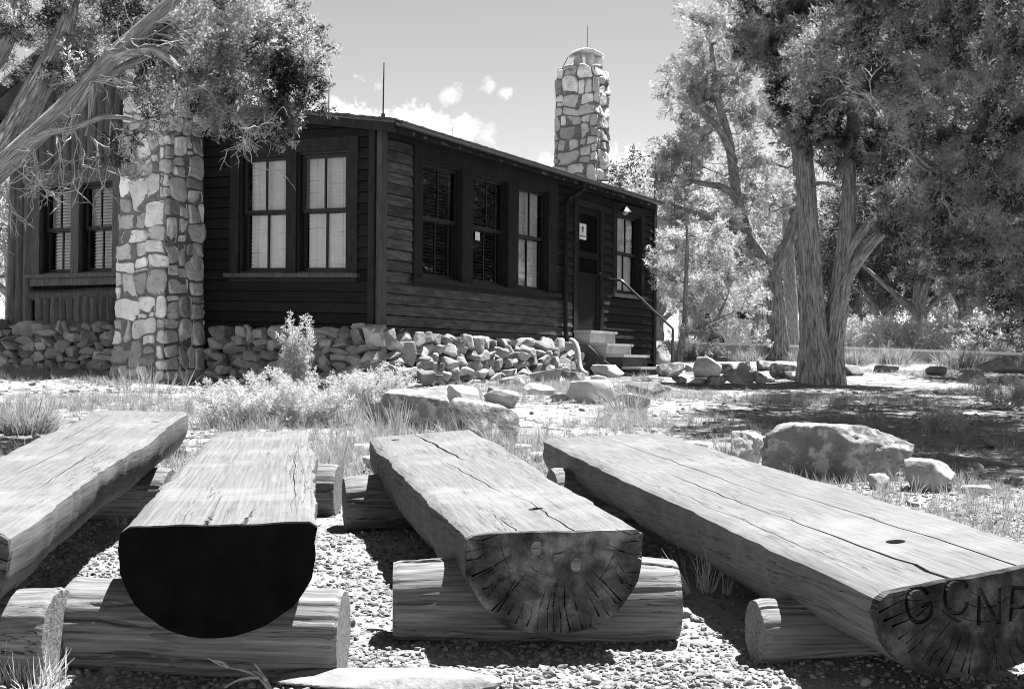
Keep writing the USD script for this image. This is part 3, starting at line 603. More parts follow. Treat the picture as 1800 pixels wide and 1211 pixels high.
# ------------------------------------------------------------------ rubble laid dry along the foot of the walls
def rubble(name, label, W, u0, u1, top_v, seed, spread=.13):
    r = np.random.default_rng(seed); base = thing(name, label, 'stone footing')
    n = max(8, int((u1 - u0) / .25)); uu = np.linspace(u0 + .05, u1 - .05, n); core = []
    heading = math.atan2((W(1, 0)[1] - W(0, 0)[1]), (W(1, 0)[0] - W(0, 0)[0])); k = 0
    for a, b in zip(uu[:-1], uu[1:]):
        p = [W(a, 0, .0), W(b, 0, .0), W(b, 0, .13), W(a, 0, .13)]; q_ = [W(a, 0, 0), W(b, 0, 0), W(b, 0, .09), W(a, 0, .09)]
        zb = float(gz(*W(a, 0, .1)[:2])) - .1; zt_ = W(a, top_v, 0)[2] - .05
        core.append(hexa([*(np.array([x[0], x[1], zb]) for x in p), *(np.array([x[0], x[1], zt_]) for x in q_)]))
    obj('earth_core', cat(core), MAT['mortar'], base)
    u = u0; col = 0
    while u < u1:                                   # piles of stones side by side, joints broken by random lengths
        u += .03
        g = float(gz(*W(u, 0, .25)[:2])); topz = W(u, top_v, 0)[2]; z = g - .08; f = 0
        wcol = r.uniform(.17, .30)
        while z < topz - .02 and k < 297:
            h = r.uniform(.075, .17); f = (z - g) / max(topz - g, .1)
            if topz - z - h < .07: h = topz - z + r.uniform(-.01, .05)
            h = max(h, .07); ln = wcol * r.uniform(.9, 1.6)
            m = rock((ln, r.uniform(.2, .3), h * 1.12), seed * 1000 + k, 3, rough=.055, blocky=.36)
            m = rot(m, rz=heading + r.normal() * .22, rx=r.normal() * .12, ry=r.normal() * .16)
            p = W(u + wcol / 2 + r.normal() * .04, 0, .10 + spread * (1 - f) + r.normal() * .022); m.apply_translation([p[0], p[1], z])
            obj('stone', m, MAT['rubble'], base, 28); k += 1; z += h * .93
        u += wcol - .03
    return base
rubble('stone_footing', 'dry laid rubble stones under the log wall left of the near chimney', WM, 4.45, 8.0, .02, 21)
rubble('stone_footing', 'dry laid rubble stones under the dark wall between near chimney and corner post', WM, -.2, 2.5, -.06, 22)
rubble('stone_footing', 'pale dry laid rubble stones under the window wall up to the door steps', WR, -.05, 5.5, -.11, 23)

# ------------------------------------------------------------------ door steps, rail, drain pipe
st = thing('door_steps', 'concrete door steps with pale treads and risers below the screen door', 'steps')
tops = [1.28, 1.075, .90, .71]
for k, zt_ in enumerate(tops):
    n0, n1 = (.05 if k == 0 else .0) + k * .29, .34 + k * .29
    a, b = WR(5.62, 0, n1), WR(6.62, 0, n1); a0, b0 = WR(5.62, 0, .06 + .285 * k), WR(6.62, 0, .06 + .285 * k)
    zb = float(gz(*a[:2])) - .1
    def q4(p, z): return np.array([p[0], p[1], z])
    o = NR * .03
    obj('step_block', hexa([q4(a0, zb), q4(b0, zb), q4(b, zb), q4(a, zb), q4(a0, zt_ - .045), q4(b0, zt_ - .045), q4(b, zt_ - .045), q4(a, zt_ - .045)]), MAT['concrete'] if k < 2 else MAT['dark_concrete'], st)
    e = RV * .03
    obj('tread', hexa([q4(a0 - e, zt_ - .043), q4(b0 + e, zt_ - .043), q4(b + e + o, zt_ - .043), q4(a - e + o, zt_ - .043), q4(a0 - e, zt_), q4(b0 + e, zt_), q4(b + e + o, zt_), q4(a - e + o, zt_)]), MAT['concrete'], st)
a, b = WR(5.52, 0, .06), WR(5.52, 0, 1.05); e = RV * .07
zz0 = float(gz(*b[:2])) - .1
pr = [(.06, 1.06), (.36, 1.04), (.65, .80), (.95, .62), (1.15, .58)]
lo = [q4(WR(5.50, 0, n), zz0) for n, z in pr]; hi = [q4(WR(5.50, 0, n), z) for n, z in pr]
cm = [hexa([lo[i], lo[i + 1], lo[i + 1] + e, lo[i] + e, hi[i], hi[i + 1], hi[i + 1] + e, hi[i] + e]) for i in range(4)]
obj('cheek_wall', cat(cm), MAT['dark_concrete'], st)
hr = thing('hand_rail', 'dark bent metal pipe hand rail beside the door steps', 'hand rail')
ra, rb, rc = at(1062, 490, 23.5), at(1092, 493, 23.35), at(1183, 578, 22.95)
rd = np.array([rc[0] - .01, rc[1], float(gz(rc[0], rc[1])) - .05])
obj('rail', tube(smooth_path([ra, ra * .4 + rb * .6, rb, rb * .93 + rc * .07, rb * .5 + rc * .5, rc], 24), .021, 10), MAT['rail_metal'], hr, 40)
obj('rail_post', tube([rc, rd], .023, 10), MAT['rail_metal'], hr, 40)
dp = thing('drain_pipe', 'bent pale drain pipe under a square block beside the door steps', 'drain pipe')
w0 = WR(5.36, -.12, .16)
obj('pipe_block', hexa([*(w0 + np.array([x, y, -.13]) for x, y in ((-.09, -.07), (.08, -.07), (.08, .07), (-.09, .07))), *(w0 + np.array([x, y, .03]) for x, y in ((-.075, -.06), (.07, -.06), (.07, .06), (-.075, .06)))]), MAT['stone'], dp)
obj('pipe', tube(smooth_path([at(1003, 597, 21.6), at(1011, 602, 21.5), at(1016, 615, 21.4), at(1019, 640, 21.3), at(1024, 652, 21.2), at(1033, 657, 21.1)], 20), .034, 10), MAT['concrete'], dp, 40)

# ------------------------------------------------------------------ log benches
def bench(label, nl, nr, fl, fr, seed, near_log, far_log, end='end_grain', letters=False, cracks=(), holes=(), depth=.56, side=.02):
    NLp, NRp, FLp, FRp = (at(*p) for p in (nl, nr, fl, fr))
    mid0, mid1 = (NLp + NRp) / 2, (FLp + FRp) / 2
    ax = mid1 - mid0; rz = math.atan2(ax[1], ax[0]) - math.pi / 2
    org = np.array([mid0[0], mid0[1], float(gz(mid0[0], mid0[1]))])
    c, s = math.cos(-rz), math.sin(-rz)
    def loc(p):
        d = np.asarray(p) - org; return np.array([c * d[0] - s * d[1], s * d[0] + c * d[1], d[2]])
    b = thing('log_bench', label, 'bench', org, rz)
    a0, a1, b0, b1 = map(loc, (NLp, NRp, FLp, FRp))
    ns, nt, nbm = 130, 24, 28
    rings = []
    for i, t in enumerate(np.linspace(0, 1, ns)):
        Lp, Rp = a0 + (b0 - a0) * t, a1 + (b1 - a1) * t
        wl = (meshkit.fbm(np.array([t * 5, seed, 0.0]), 4, seed) - .5) * .05 + (meshkit.fbm(np.array([t * 34, seed, 1.0]), 3, seed + 4) - .5) * .018; wr = (meshkit.fbm(np.array([t * 5, seed, 9.0]), 4, seed) - .5) * .05 + (meshkit.fbm(np.array([t * 34, seed, 5.0]), 3, seed + 4) - .5) * .018
        e = math.sin(math.pi * min(1, t * 6) / 2) * math.sin(math.pi * min(1, (1 - t) * 6) / 2)
        Lp = Lp + np.array([wl * e, 0, 0]); Rp = Rp + np.array([wr * e, 0, 0])
        w = np.linalg.norm(Rp - Lp); pts = []
        for k in range(nt + 1):
            f = k / nt; p = Lp + (Rp - Lp) * f
            ed = min(f, 1 - f) * w; p = p.copy()
            p[2] += -.012 * max(0, 1 - ed / .022) ** 2 + (meshkit.fbm(np.array([f * 7, t * 5, seed]), 3, seed + 1) - .5) * .009
            pts.append(p)
        dd = depth * w * (1 + (meshkit.fbm(np.array([t * 3, seed, 3.0]), 3, seed) - .5) * .22)
        ctr = (Lp + Rp) / 2; hx = (Rp - Lp) / 2
        for k in range(1, nbm):
            ang = math.pi * k / nbm; ca, sa = math.cos(ang), math.sin(ang)
            bul = 1 + side * math.sin(2 * min(ang, math.pi - ang)) + (meshkit.fbm(np.array([ca * 2.2, t * 5, sa * 2.2 + seed]), 4, seed + 2) - .5) * .10
            p = ctr + hx * (np.sign(ca) * abs(ca) ** .86) * (bul + (meshkit.fbm(np.array([ca * 9, t * 9, sa * 9 + seed]), 2, seed + 6) - .5) * .035); p = p.copy(); p[2] += -.012 - dd * abs(sa) ** .9 * (1 + (bul - 1) * .6)
            pts.append(p)
        rings.append(pts)
    RG = np.array(rings); m = RG.shape[1]
    V = RG.reshape(-1, 3); i, j = np.meshgrid(np.arange(ns - 1), np.arange(m), indexing='ij')
    qd = np.stack([i * m + j, i * m + (j + 1) % m, (i + 1) * m + (j + 1) % m, (i + 1) * m + j], -1).reshape(-1, 4)
    F = np.vstack([qd[:, [0, 1, 2]], qd[:, [0, 2, 3]]])
    cen = len(V); V = np.vstack([V, RG[0].mean(0), RG[-1].mean(0)]); k = np.arange(m)
    F = np.vstack([F, np.stack([np.full(m, cen), (k + 1) % m, k], 1), np.stack([np.full(m, cen + 1), (ns - 1) * m + k, (ns - 1) * m + (k + 1) % m], 1)])
    seat = trimesh.Trimesh(V, F, process=False)
    if seat.volume < 0: seat.invert()
    L = np.linalg.norm(mid1 - mid0)
    def top(fx, ty):                               # a point of the seat's flat top
        A = a0 + (b0 - a0) * ty; B = a1 + (b1 - a1) * ty; return A + (B - A) * fx
    cuts = []; rr = np.random.default_rng(seed)
    for (fx0, t0, fx1, t1, wid) in cracks:
        n = 14; tt = np.linspace(0, 1, n)
        pp = np.array([top(fx0 + (fx1 - fx0) * q_ + rr.normal() * .008, t0 + (t1 - t0) * q_) for q_ in tt]); ww = wid * (np.sin(math.pi * np.clip(tt * .98 + .02, 0, 1)) ** .6 + .05)
        if t0 <= 0: ww = wid * (1 - tt * .93)
        for q_ in range(n - 1):
            pts = []
            for p, w_ in ((pp[q_], ww[q_]), (pp[q_ + 1] + (pp[q_ + 1] - pp[q_]) * .05, ww[q_ + 1])):
                pts += [p + [-w_ / 2, 0, .03], p + [w_ / 2, 0, .03], p + [-w_ / 2, 0, -.004], p + [w_ / 2, 0, -.004], p + [w_ * .4, 0, -.05]]
            cuts.append(manifold3d.Manifold.hull_points(np.array(pts)))
    for (fx, ty, r_) in holes:
        cy = manifold3d.Manifold.cylinder(.08, r_, r_, 20); cuts.append(cy.translate((top(fx, ty) + np.array([0, 0, -.035])).tolist()))
    try:
        sm = to_man(seat)
        if cuts and sm.num_vert() > 0: sm = sm - manifold3d.Manifold.batch_boolean(cuts, manifold3d.OpType.Add)
        use = sm if sm.num_vert() > 0 else seat
    except Exception:
        use = seat
    obj('seat', use, MAT['seat_wood'], b, 35)
    # the sawn near end, a little proud, with radial checks cut through it
    R0 = RG[0]; fv, bv = R0 + [0, -.034, 0], R0 + [0, .003, 0]
    cV = np.vstack([fv, bv, fv.mean(0, keepdims=True), bv.mean(0, keepdims=True)])
    cF = np.vstack([np.stack([k, (k + 1) % m, m + (k + 1) % m], 1), np.stack([k, m + (k + 1) % m, m + k], 1), np.stack([np.full(m, 2 * m), (k + 1) % m, k], 1), np.stack([np.full(m, 2 * m + 1), m + k, m + (k + 1) % m], 1)])
    cap = trimesh.Trimesh(cV, cF, process=False)
    if cap.volume < 0: cap.invert()
    off = (a0 + a1) / 2 + np.array([0, 0, -.03])
    cap.apply_translation(-off)
    endx = UsdGeom.Xform.Define(stage, numbered(str(b.GetPath()), 'sawn_end')); endx.AddTranslateOp().Set(Gf.Vec3d(*map(float, off)))
    w = np.linalg.norm(a1 - a0); D = depth * w
    skew = (a1 - a0)[1] / (a1 - a0)[0]
    cm_ = to_man(cap)
    if end != 'end_black':
        cu = []
        def chk(x0, z0, x1, z1, wd):
            d = np.array([x1 - x0, z1 - z0]); n_ = np.array([-d[1], d[0]]) / (np.linalg.norm(d) + 1e-9)
            pts = []
            for yy in (-.1, .1):
                for (x, z, q_) in ((x0, z0, wd), (x1, z1, wd * .25)):
                    for sg in (-1, 1): pts.append([x + n_[0] * q_ / 2 * sg, yy + skew * x, z + n_[1] * q_ / 2 * sg])
            cu.append(manifold3d.Manifold.hull_points(np.array(pts)))
        for q_ in range(30):
            ang = math.pi * (q_ + rr.uniform(-.4, .4)) / 30; r1 = rr.uniform(.99, 1.08); r2 = rr.uniform(.5, .86)
            mid_r = (r1 + r2) / 2; jt = rr.normal() * .03
            P0, P1, P2 = [(math.cos(ang + jj_) * w / 2 * ra_, -math.sin(ang + jj_) * D * ra_ + .03) for ra_, jj_ in ((r1, 0), (mid_r, jt), (r2, -jt))]
            chk(*P0, *P1, rr.uniform(.002, .006)); chk(*P1, *P2, rr.uniform(.0015, .004))
        for q_ in range(9):
            ra_ = rr.uniform(.2, .7); a_ = rr.uniform(.3, 2.8)
            for e_ in range(4):
                t0_, t1_ = a_ + e_ * .11, a_ + (e_ + 1) * .11
                chk(math.cos(t0_) * w / 2 * ra_, -math.sin(t0_) * D * ra_ + .03, math.cos(t1_) * w / 2 * ra_, -math.sin(t1_) * D * ra_ + .03, .0025)
        if letters:
            for ch_, x, z, an in (('G', -w / 2 + .08, -.085, .30), ('C', -w / 2 + .17, -.06, .05), ('N', -w / 2 + .26, -.085, .0), ('P', -w / 2 + .35, -.08, -.08)):
                t2 = meshkit.text_mesh(ch_, .085, .05)
                for part in t2.split(only_watertight=True):
                    p = np.array(part.vertices); ca, sa = math.cos(an), math.sin(an)
                    part.vertices = np.stack([x + ca * p[:, 0] - sa * p[:, 1], p[:, 2] - .066 + skew * x, z + sa * p[:, 0] + ca * p[:, 1]], 1)
                    if part.volume < 0: part.invert()
                    cu.append(to_man(part))
        try:
            res = cm_ - manifold3d.Manifold.batch_boolean([x for x in cu if x.num_vert() > 0], manifold3d.OpType.Add)
            if res.num_vert() > 10: cm_ = res
        except Exception: pass
    obj('end_face', cm_ if cm_.num_vert() > 0 else cap, MAT[end], endx.GetPrim(), 25)
    for kx, kz in ((-.05, -.012), (.055, -.055)) if seed == 33 else ():
        for rr_, yy_, mm_ in ((.016, -.0325, 'log_wood'),):
            kn = trimesh.creation.cylinder(radius=rr_, height=.006, sections=18); kn.apply_transform(trimesh.transformations.rotation_matrix(math.pi / 2, [1, 0, 0])); kn.apply_scale([1, 1, 1.15]); kn.apply_translation([kx, yy_ + skew * kx, kz]); obj('knot', kn, MAT[mm_], endx.GetPrim(), 30)
    # bearer logs
    for (p0, p1, r_, sd) in (near_log, far_log):
        A, B = at(*p0), at(*p1)
        A = np.array([A[0], A[1], float(gz(A[0], A[1])) + r_ * .86]); B = np.array([B[0], B[1], float(gz(B[0], B[1])) + r_ * .86])
        A, B = loc(A), loc(B); t_ = np.linspace(0, 1, 44)
        # the log keeps its own axis along x so that the grain follows it
        mid = (A + B) / 2; d = B - A; ln = np.linalg.norm(d); an = math.atan2(d[1], d[0])
        P = np.stack([(t_ - .5) * ln, (meshkit.noise(np.stack([t_ * 2, t_ * 0 + sd, t_ * 0], -1), sd) - .5) * .03, (t_ - .5) * d[2]], 1)
        rad = r_ * (1 + (meshkit.fbm(np.stack([t_ * 3, t_ * 0 + sd, t_ * 0 + 4], -1), 3, sd) - .5) * .18) * np.where((t_ < .015) | (t_ > .985), .95, 1)
        tb = tube(P, rad, 150, .05, sd)
        v = np.array(tb.vertices); ax_ = np.repeat(P, 150, 0); dv = v[:len(ax_)] - ax_; th = np.arctan2(dv[:, 2], dv[:, 1]); tl = np.repeat(t_, 150)
        gr = np.zeros(len(th)); rg = np.random.default_rng(sd + 50)
        for q_ in range(13):
            th0 = rg.uniform(-3.14, 3.14); sh = rg.uniform(-.25, .25); w_ = rg.uniform(.03, .07); dp_ = rg.uniform(.08, .24); c0, c1 = sorted(rg.uniform(-.2, 1.2, 2)); 
            if c1 - c0 < .35: c1 = c0 + .5
            path = th0 + sh * tl + (meshkit.noise(np.stack([tl * 7, tl * 0 + q_, tl * 0 + sd], -1), q_) - .5) * .16
            dt_ = (th - path + np.pi) % (2 * np.pi) - np.pi; gate = np.clip((tl - c0) * 6, 0, 1) * np.clip((c1 - tl) * 6, 0, 1)
            gr = np.maximum(gr, dp_ * np.clip(1 - abs(dt_) / w_, 0, 1) * gate)
        v[:len(ax_)] = ax_ + dv * (1 - gr)[:, None]
        tb = trimesh.Trimesh(v, tb.faces, process=False)
        lx = UsdGeom.Xform.Define(stage, numbered(str(b.GetPath()), 'bearer')); lx.AddTranslateOp().Set(Gf.Vec3d(*map(float, mid))); lx.AddRotateZOp().Set(math.degrees(an))
        obj('bearer_log', tb, MAT['log_wood'], lx.GetPrim(), 35)
    return b
bench('bleached split log bench at the left edge, its near end out of the picture', (-330, 945, 3.2), (20, 937, 3.24), (165, 722, 6.9), (330, 724, 6.9), 31,
      ((-260, 1100, 3.45), (112, 1100, 3.40), .11, 5), ((20, 850, 6.1), (300, 850, 6.0), .115, 6), depth=.52,
      cracks=((.75, .2, .72, .55, .006), (.45, .3, .5, .8, .005), (.3, .5, .25, .95, .004)), holes=((.82, .84, .022),))
bench('split log bench with a charred black near end', (214, 927, 3.30), (558, 916, 3.32), (375, 760, 6.6), (543, 757, 6.62), 32,
      ((122, 1100, 3.50), (606, 1100, 3.47), .115, 7), ((330, 870, 6.25), (594, 870, 6.2), .12, 8), end='end_black', depth=.50,
      cracks=((.42, 0, .45, .06, .012), (.62, 0, .66, .09, .014), (.86, .05, .88, .8, .003)))
bench('split log bench with a cracked ringed near end, in the middle', (818, 937, 3.69), (1125, 928, 3.72), (650, 770, 6.25), (832, 755, 6.32), 33,
      ((690, 1100, 3.86), (1186, 1080, 3.92), .118, 9), ((606, 890, 5.75), (900, 890, 5.9), .12, 10), depth=.55, letters=False,
      cracks=((.62, 0, .55, .30, .007), (.5, .28, .4, .6, .005), (.55, .6, .42, 1.0, .010), (.3, 0, .25, .2, .004)), holes=((.58, .14, .017), (.55, .135, .016), (.2, .93, .02)))
bench('wide split log bench with carved letters on its near end, at the right', (1535, 1040, 3.20), (1890, 976, 3.40), (955, 771, 6.5), (1165, 760, 6.6), 34,
      ((1326, 1100, 3.66), (1900, 1100, 3.80), .088, 12), ((968, 840, 6.0), (1290, 840, 6.2), .115, 13), depth=.385, letters=True, end='end_weathered',
      cracks=((.36, 0, .30, .34, .016), (.30, .3, .27, .6, .006), (.70, 0, .62, .75, .007), (.5, .4, .48, .95, .005), (.12, .1, .1, .5, .003)), holes=((.52, .13, .026),))

# ------------------------------------------------------------------ single rocks
def place_rock(px, py, w, h, d, seed, label, m='rubble', rz=0.0, sub=3, planes=10, rough=.06, sink=.1, name='rock', group=None, rx=0, ry=0, flat=0.0):
    g = ground_hit(px, py)
    r_ = rot(rock((w, d, h), seed, sub, planes, rough, flat, blocky=.5 if name == 'rock' and seed % 2 else 0), rx=rx, ry=ry)
    if name == 'boulder':
        v = np.array(r_.vertices); t_ = np.clip(v[:, 2] / h, 0, 1)
        v[:, 0] = np.where(v[:, 0] > 0, v[:, 0] * (.62 + .5 * t_), v[:, 0] * (1.05 - .25 * t_)); v[:, 2] -= np.clip(v[:, 0] / w, 0, 1) * .25 * h * t_
        r_ = trimesh.Trimesh(v, r_.faces, process=False)
    r_.apply_translation([0, 0, -sink * h])
    t = thing(name, label, 'rock', (g[0], g[1] + d * .35, float(gz(g[0], g[1] + d * .35))), rz, group)
    obj('stone_body', r_, MAT[m], t, 38)
    return t
place_rock(1478, 846, .95, .35, .50, 404, 'large lichen spotted boulder behind the right bench', 'boulder', .12, 4, 9, .13, .08, 'boulder')
place_rock(1642, 864, .31, .17, .26, 413, 'squat pale block right of the large lichen boulder', 'rubble', .1, 4, 8, .07, .05)
place_rock(1318, 822, .22, .24, .22, 405, 'pointed white rock left of the large lichen boulder', 'pale_rock', .5, 4, 7, .10, .1)
place_rock(1548, 860, .12, .09, .1, 406, 'small rock wedged under the right end of the large boulder', 'rubble', .5, 2)
place_rock(722, 760, .74, .36, .40, 407, 'flat topped dark faced rock behind the middle bench', 'boulder', .05, 4, 7, .04, .1, flat=.12)
place_rock(840, 796, .56, .36, .36, 408, 'slanting dark faced rock right of the flat topped rock', 'boulder', -.4, 4, 7, .05, .1, ry=.18, flat=.1)
place_rock(660, 830, .18, .10, .16, 409, 'flat pale stone beside the far end of the middle bench', 'pale_rock', .3, 2)
place_rock(640, 800, .2, .07, .18, 410, 'thin pale stone behind the middle bench', 'pale_rock', .8, 2)
place_rock(955, 812, .17, .06, .15, 411, 'pale flat stone at the far end of the right bench', 'pale_rock', .2, 2)
place_rock(905, 796, .24, .06, .12, 412, 'low pale stone between the two right benches', 'pale_rock', -.2, 2)
place_rock(675, 1222, .56, .05, .22, 414, 'flat pale slab at the bottom edge of the picture', 'rubble', .03, 3, 9, .04, .2, flat=.2)
place_rock(1755, 788, .26, .10, .2, 415, 'low grey rock lying in the tree shade at the right', 'rubble', .2, 3)
place_rock(1720, 870, .16, .05, .12, 416, 'small flat stone in front of the tree shade', 'pale_rock', .2, 2)
place_rock(1205, 792, .3, .07, .16, 417, 'flat white stone behind the right bench near the grass', 'pale_rock', .2, 2)
r5 = random.Random(5)
ORD = 'first second third fourth fifth sixth seventh eighth ninth tenth eleventh twelfth thirteenth fourteenth'.split()
def place_of(p, ps): return ORD[sorted(ps).index(p)]
ledge = [(690, 668), (735, 676), (780, 672), (825, 668), (870, 690), (905, 676), (945, 690), (985, 702), (1010, 668), (1050, 672), (965, 668), (1075, 690), (1100, 702), (1135, 694), (760, 700), (812, 712), (700, 704), (1120, 712), (1040, 705), (880, 712), (655, 690), (1165, 684), (1060, 655)]
for k, (px, py) in enumerate(ledge):
    s = r5.uniform(.2, .52); big = 'large' if s > .46 else 'small' if s < .33 else 'middling'
    place_rock(px, py + 4, s, s * r5.uniform(.3, .55), s * .7, 500 + k, f'jagged ledge rock below the window wall, {place_of((px, py), [q_ for q_ in ledge if (q_[1] < 685) == (py < 685)])} from the left in the {"upper" if py < 685 else "lower"} row', ('pale_rock', 'rubble', 'boulder')[k % 3] if s < .5 else 'boulder', r5.uniform(-.6, .6), 3, 9, .05, .12, group='rocks of the loose ledge below the window wall', ry=r5.uniform(-.25, .25))
edge = [(1225, 680), (1262, 676), (1300, 675), (1330, 672), (1352, 670), (1378, 668), (1402, 667), (1195, 672), (1245, 662), (1280, 655), (1310, 652), (1180, 662), (1215, 655), (1345, 650)]
for k, (px, py) in enumerate(edge):
    s = r5.uniform(.18, .46)
    place_rock(px, py + r5.uniform(-3, 3), s, s * r5.uniform(.35, .8), s * .8, 560 + k, f'rock edging the path left of the juniper trunk, {place_of((px, py), edge)} from the steps', ('rubble', 'boulder')[k % 2], r5.uniform(-1, 1), 3, 8, .05, .1, group='rocks edging the path by the steps')
for k, (px, py, s) in enumerate(((1768, 655, .9), (1715, 672, .6), (1650, 660, .5), (1560, 655, .45), (1500, 660, .5))):
    place_rock(px, py, s, s * .35, s * .6, 590 + k, ('dark rock in front of the low wall at the right edge', 'low rock near the low wall left of the dark edge rock', 'flat rock in the grass before the low wall', 'half hidden rock in grass before the low wall', 'flat sunlit stone right of the juniper trunk')[k], 'rubble', k, 3)
place_rock(1160, 640, .6, .45, .5, 597, 'dark upright rock pile beside the foot of the door steps', 'rubble', .4, 3)
place_rock(1068, 664, .55, .22, .4, 598, 'pale angular rock at the left foot of the door steps', 'pale_rock', .2, 3)

# ------------------------------------------------------------------ trees
def spray_mesh(seed, L=.15, twigs=16, blades=5, bl=.03, bw=.006):
    r = np.random.default_rng(seed); V, F = [], []
    def blade(p, d, ln, wd):
        d = d / np.linalg.norm(d); s = np.cross(d, r.normal(size=3)); s /= np.linalg.norm(s) + 1e-9; k = len(V)
        V.extend([p, p + d * ln * .5 + s * wd / 2, p + d * ln, p + d * ln * .5 - s * wd / 2]); F.extend([[k, k + 1, k + 2], [k, k + 2, k + 3]])
    for k in range(twigs):
        t = (k + .5) / twigs; p = np.array([0, 0, L * t]) + r.normal(size=3) * L * .06
        a = r.uniform(0, 2 * math.pi); d = np.array([math.cos(a), math.sin(a), r.uniform(.3, 1.3)]); d /= np.linalg.norm(d)
        ln = L * r.uniform(.3, .6) * (1.15 - .6 * t)
        for b in range(blades):
            q_ = p + d * ln * (b + .3) / blades
            blade(q_, d * 1.1 + r.normal(size=3) * .65, bl * r.uniform(.7, 1.4), bw * r.uniform(.8, 1.4))
    return np.array(V), np.array(F)
SPRAY = [spray_mesh(s, twigs=15, blades=4, bl=.034, bw=.010) for s in range(4)]
SPRAY_MID = [spray_mesh(s + 40, L=.18, twigs=15, blades=5, bl=.046, bw=.0115) for s in range(4)]
SPRAY_FAR = [spray_mesh(s + 20, L=.30, twigs=9, blades=3, bl=.10, bw=.022) for s in range(3)]
def grow(trunks, blobs, seed, tip=.004, step=.16, droop=0.0):
    """Skeleton: trunk polylines [(points, radii)], then a branch to every target scattered in the crown blobs [(centre, radii, count)]."""
    r = np.random.default_rng(seed)
    pos, par, rad = [], [], []
    for P, R in trunks:
        P = smooth_path(P, max(14, len(P) * 6)); R = np.interp(np.linspace(0, 1, len(P)), np.linspace(0, 1, len(R)), R)
        prev = -1
        for k in range(len(P)):
            pos.append(P[k]); par.append(prev); rad.append(R[k]); prev = len(pos) - 1
    ntr = len(pos)
    T = []
    for c, rd_, n in blobs:
        u = r.normal(size=(n, 3)); u /= np.linalg.norm(u, axis=1, keepdims=True); u *= (r.uniform(.12, 1, n) ** (1 / 2.4))[:, None]
        T.append(np.asarray(c) + u * np.asarray(rd_))
    T = np.vstack(T)
    P = np.array(pos)
    d0 = np.array([np.min(np.linalg.norm(P - t, axis=1)) for t in T]); T = T[np.argsort(d0)]
    cap = len(pos) + len(T) * 40
    PA = np.zeros((cap, 3)); PA[:len(pos)] = P; n = len(pos); tips = []
    lenpen = np.zeros(cap)
    for t in T:
        dist = np.linalg.norm(PA[:n] - t, axis=1) + .25 * lenpen[:n] + .35 * np.maximum(0, PA[:n, 2] - t[2])
        j = int(np.argmin(dist)); a = PA[j]; L = np.linalg.norm(t - a); k = max(2, min(30, int(L / step) + 1))
        bend = r.normal(size=3) * .10 * L + np.array([0, 0, -.06 * L]); prev = j
        for s in range(1, k + 1):
            f = s / k; p = a + (t - a) * f + bend * math.sin(math.pi * f) + r.normal(size=3) * .012 * (s < k)
            PA[n] = p; par.append(prev); rad.append(-1); lenpen[n] = lenpen[prev] + L / k; prev = n; n += 1
        tips.append(prev)
    PA = PA[:n]; par = np.array(par); load = np.zeros(n)
    for t in tips: load[t] += 1
    for k in range(n - 1, ntr - 1, -1):
        if par[k] >= ntr: load[par[k]] += load[k]
    kids = {}
    for k in range(ntr, n): kids.setdefault(par[k], []).append(k)
    R = np.array([rad[k] if k < ntr else tip * max(load[k], 1) ** .45 for k in range(n)])
    meshes = []
    starts = [(p, k) for p, ks in kids.items() for k in ks if p < ntr or k != max(ks, key=lambda q_: load[q_])]
    for p, k in starts:
        ch = [p, k]
        while k in kids: k = max(kids[k], key=lambda q_: load[q_]); ch.append(k)
        rr = R[ch].copy(); rr[0] = min(R[p], rr[1] * 1.15); rr[-1] = tip * .5
        meshes.append(tube(PA[ch], rr, 5, capend=False))
    return PA, np.array(tips), par, meshes, ntr
def twig_tangle(starts, seed, n=3, L=.5, r0=.007, down=.5):
    """Bare dead twigs: short forking random walks."""
    r = np.random.default_rng(seed); ms = []
    def walk(p, d, ln, rad, depth):
        k = max(4, int(ln / .05)); P = [p]
        for s in range(k):
            d = d + r.normal(size=3) * .28 + np.array([0, 0, -.05 * down]); d /= np.linalg.norm(d); P.append(P[-1] + d * ln / k)
        ms.append(tube(P, np.linspace(rad, rad * .3, len(P)), 4, capend=False))
        if depth > 0:
            for _ in range(int(r.integers(2, 4))):
                j = int(r.integers(1, len(P))); walk(P[j], d + r.normal(size=3) * .8, ln * r.uniform(.35, .6), rad * .6, depth - 1)
    for p, d in starts:
        for _ in range(n): walk(np.asarray(p, float), np.asarray(d, float) / np.linalg.norm(d) + r.normal(size=3) * .25, L * r.uniform(.6, 1.2), r0, 2)
    return ms
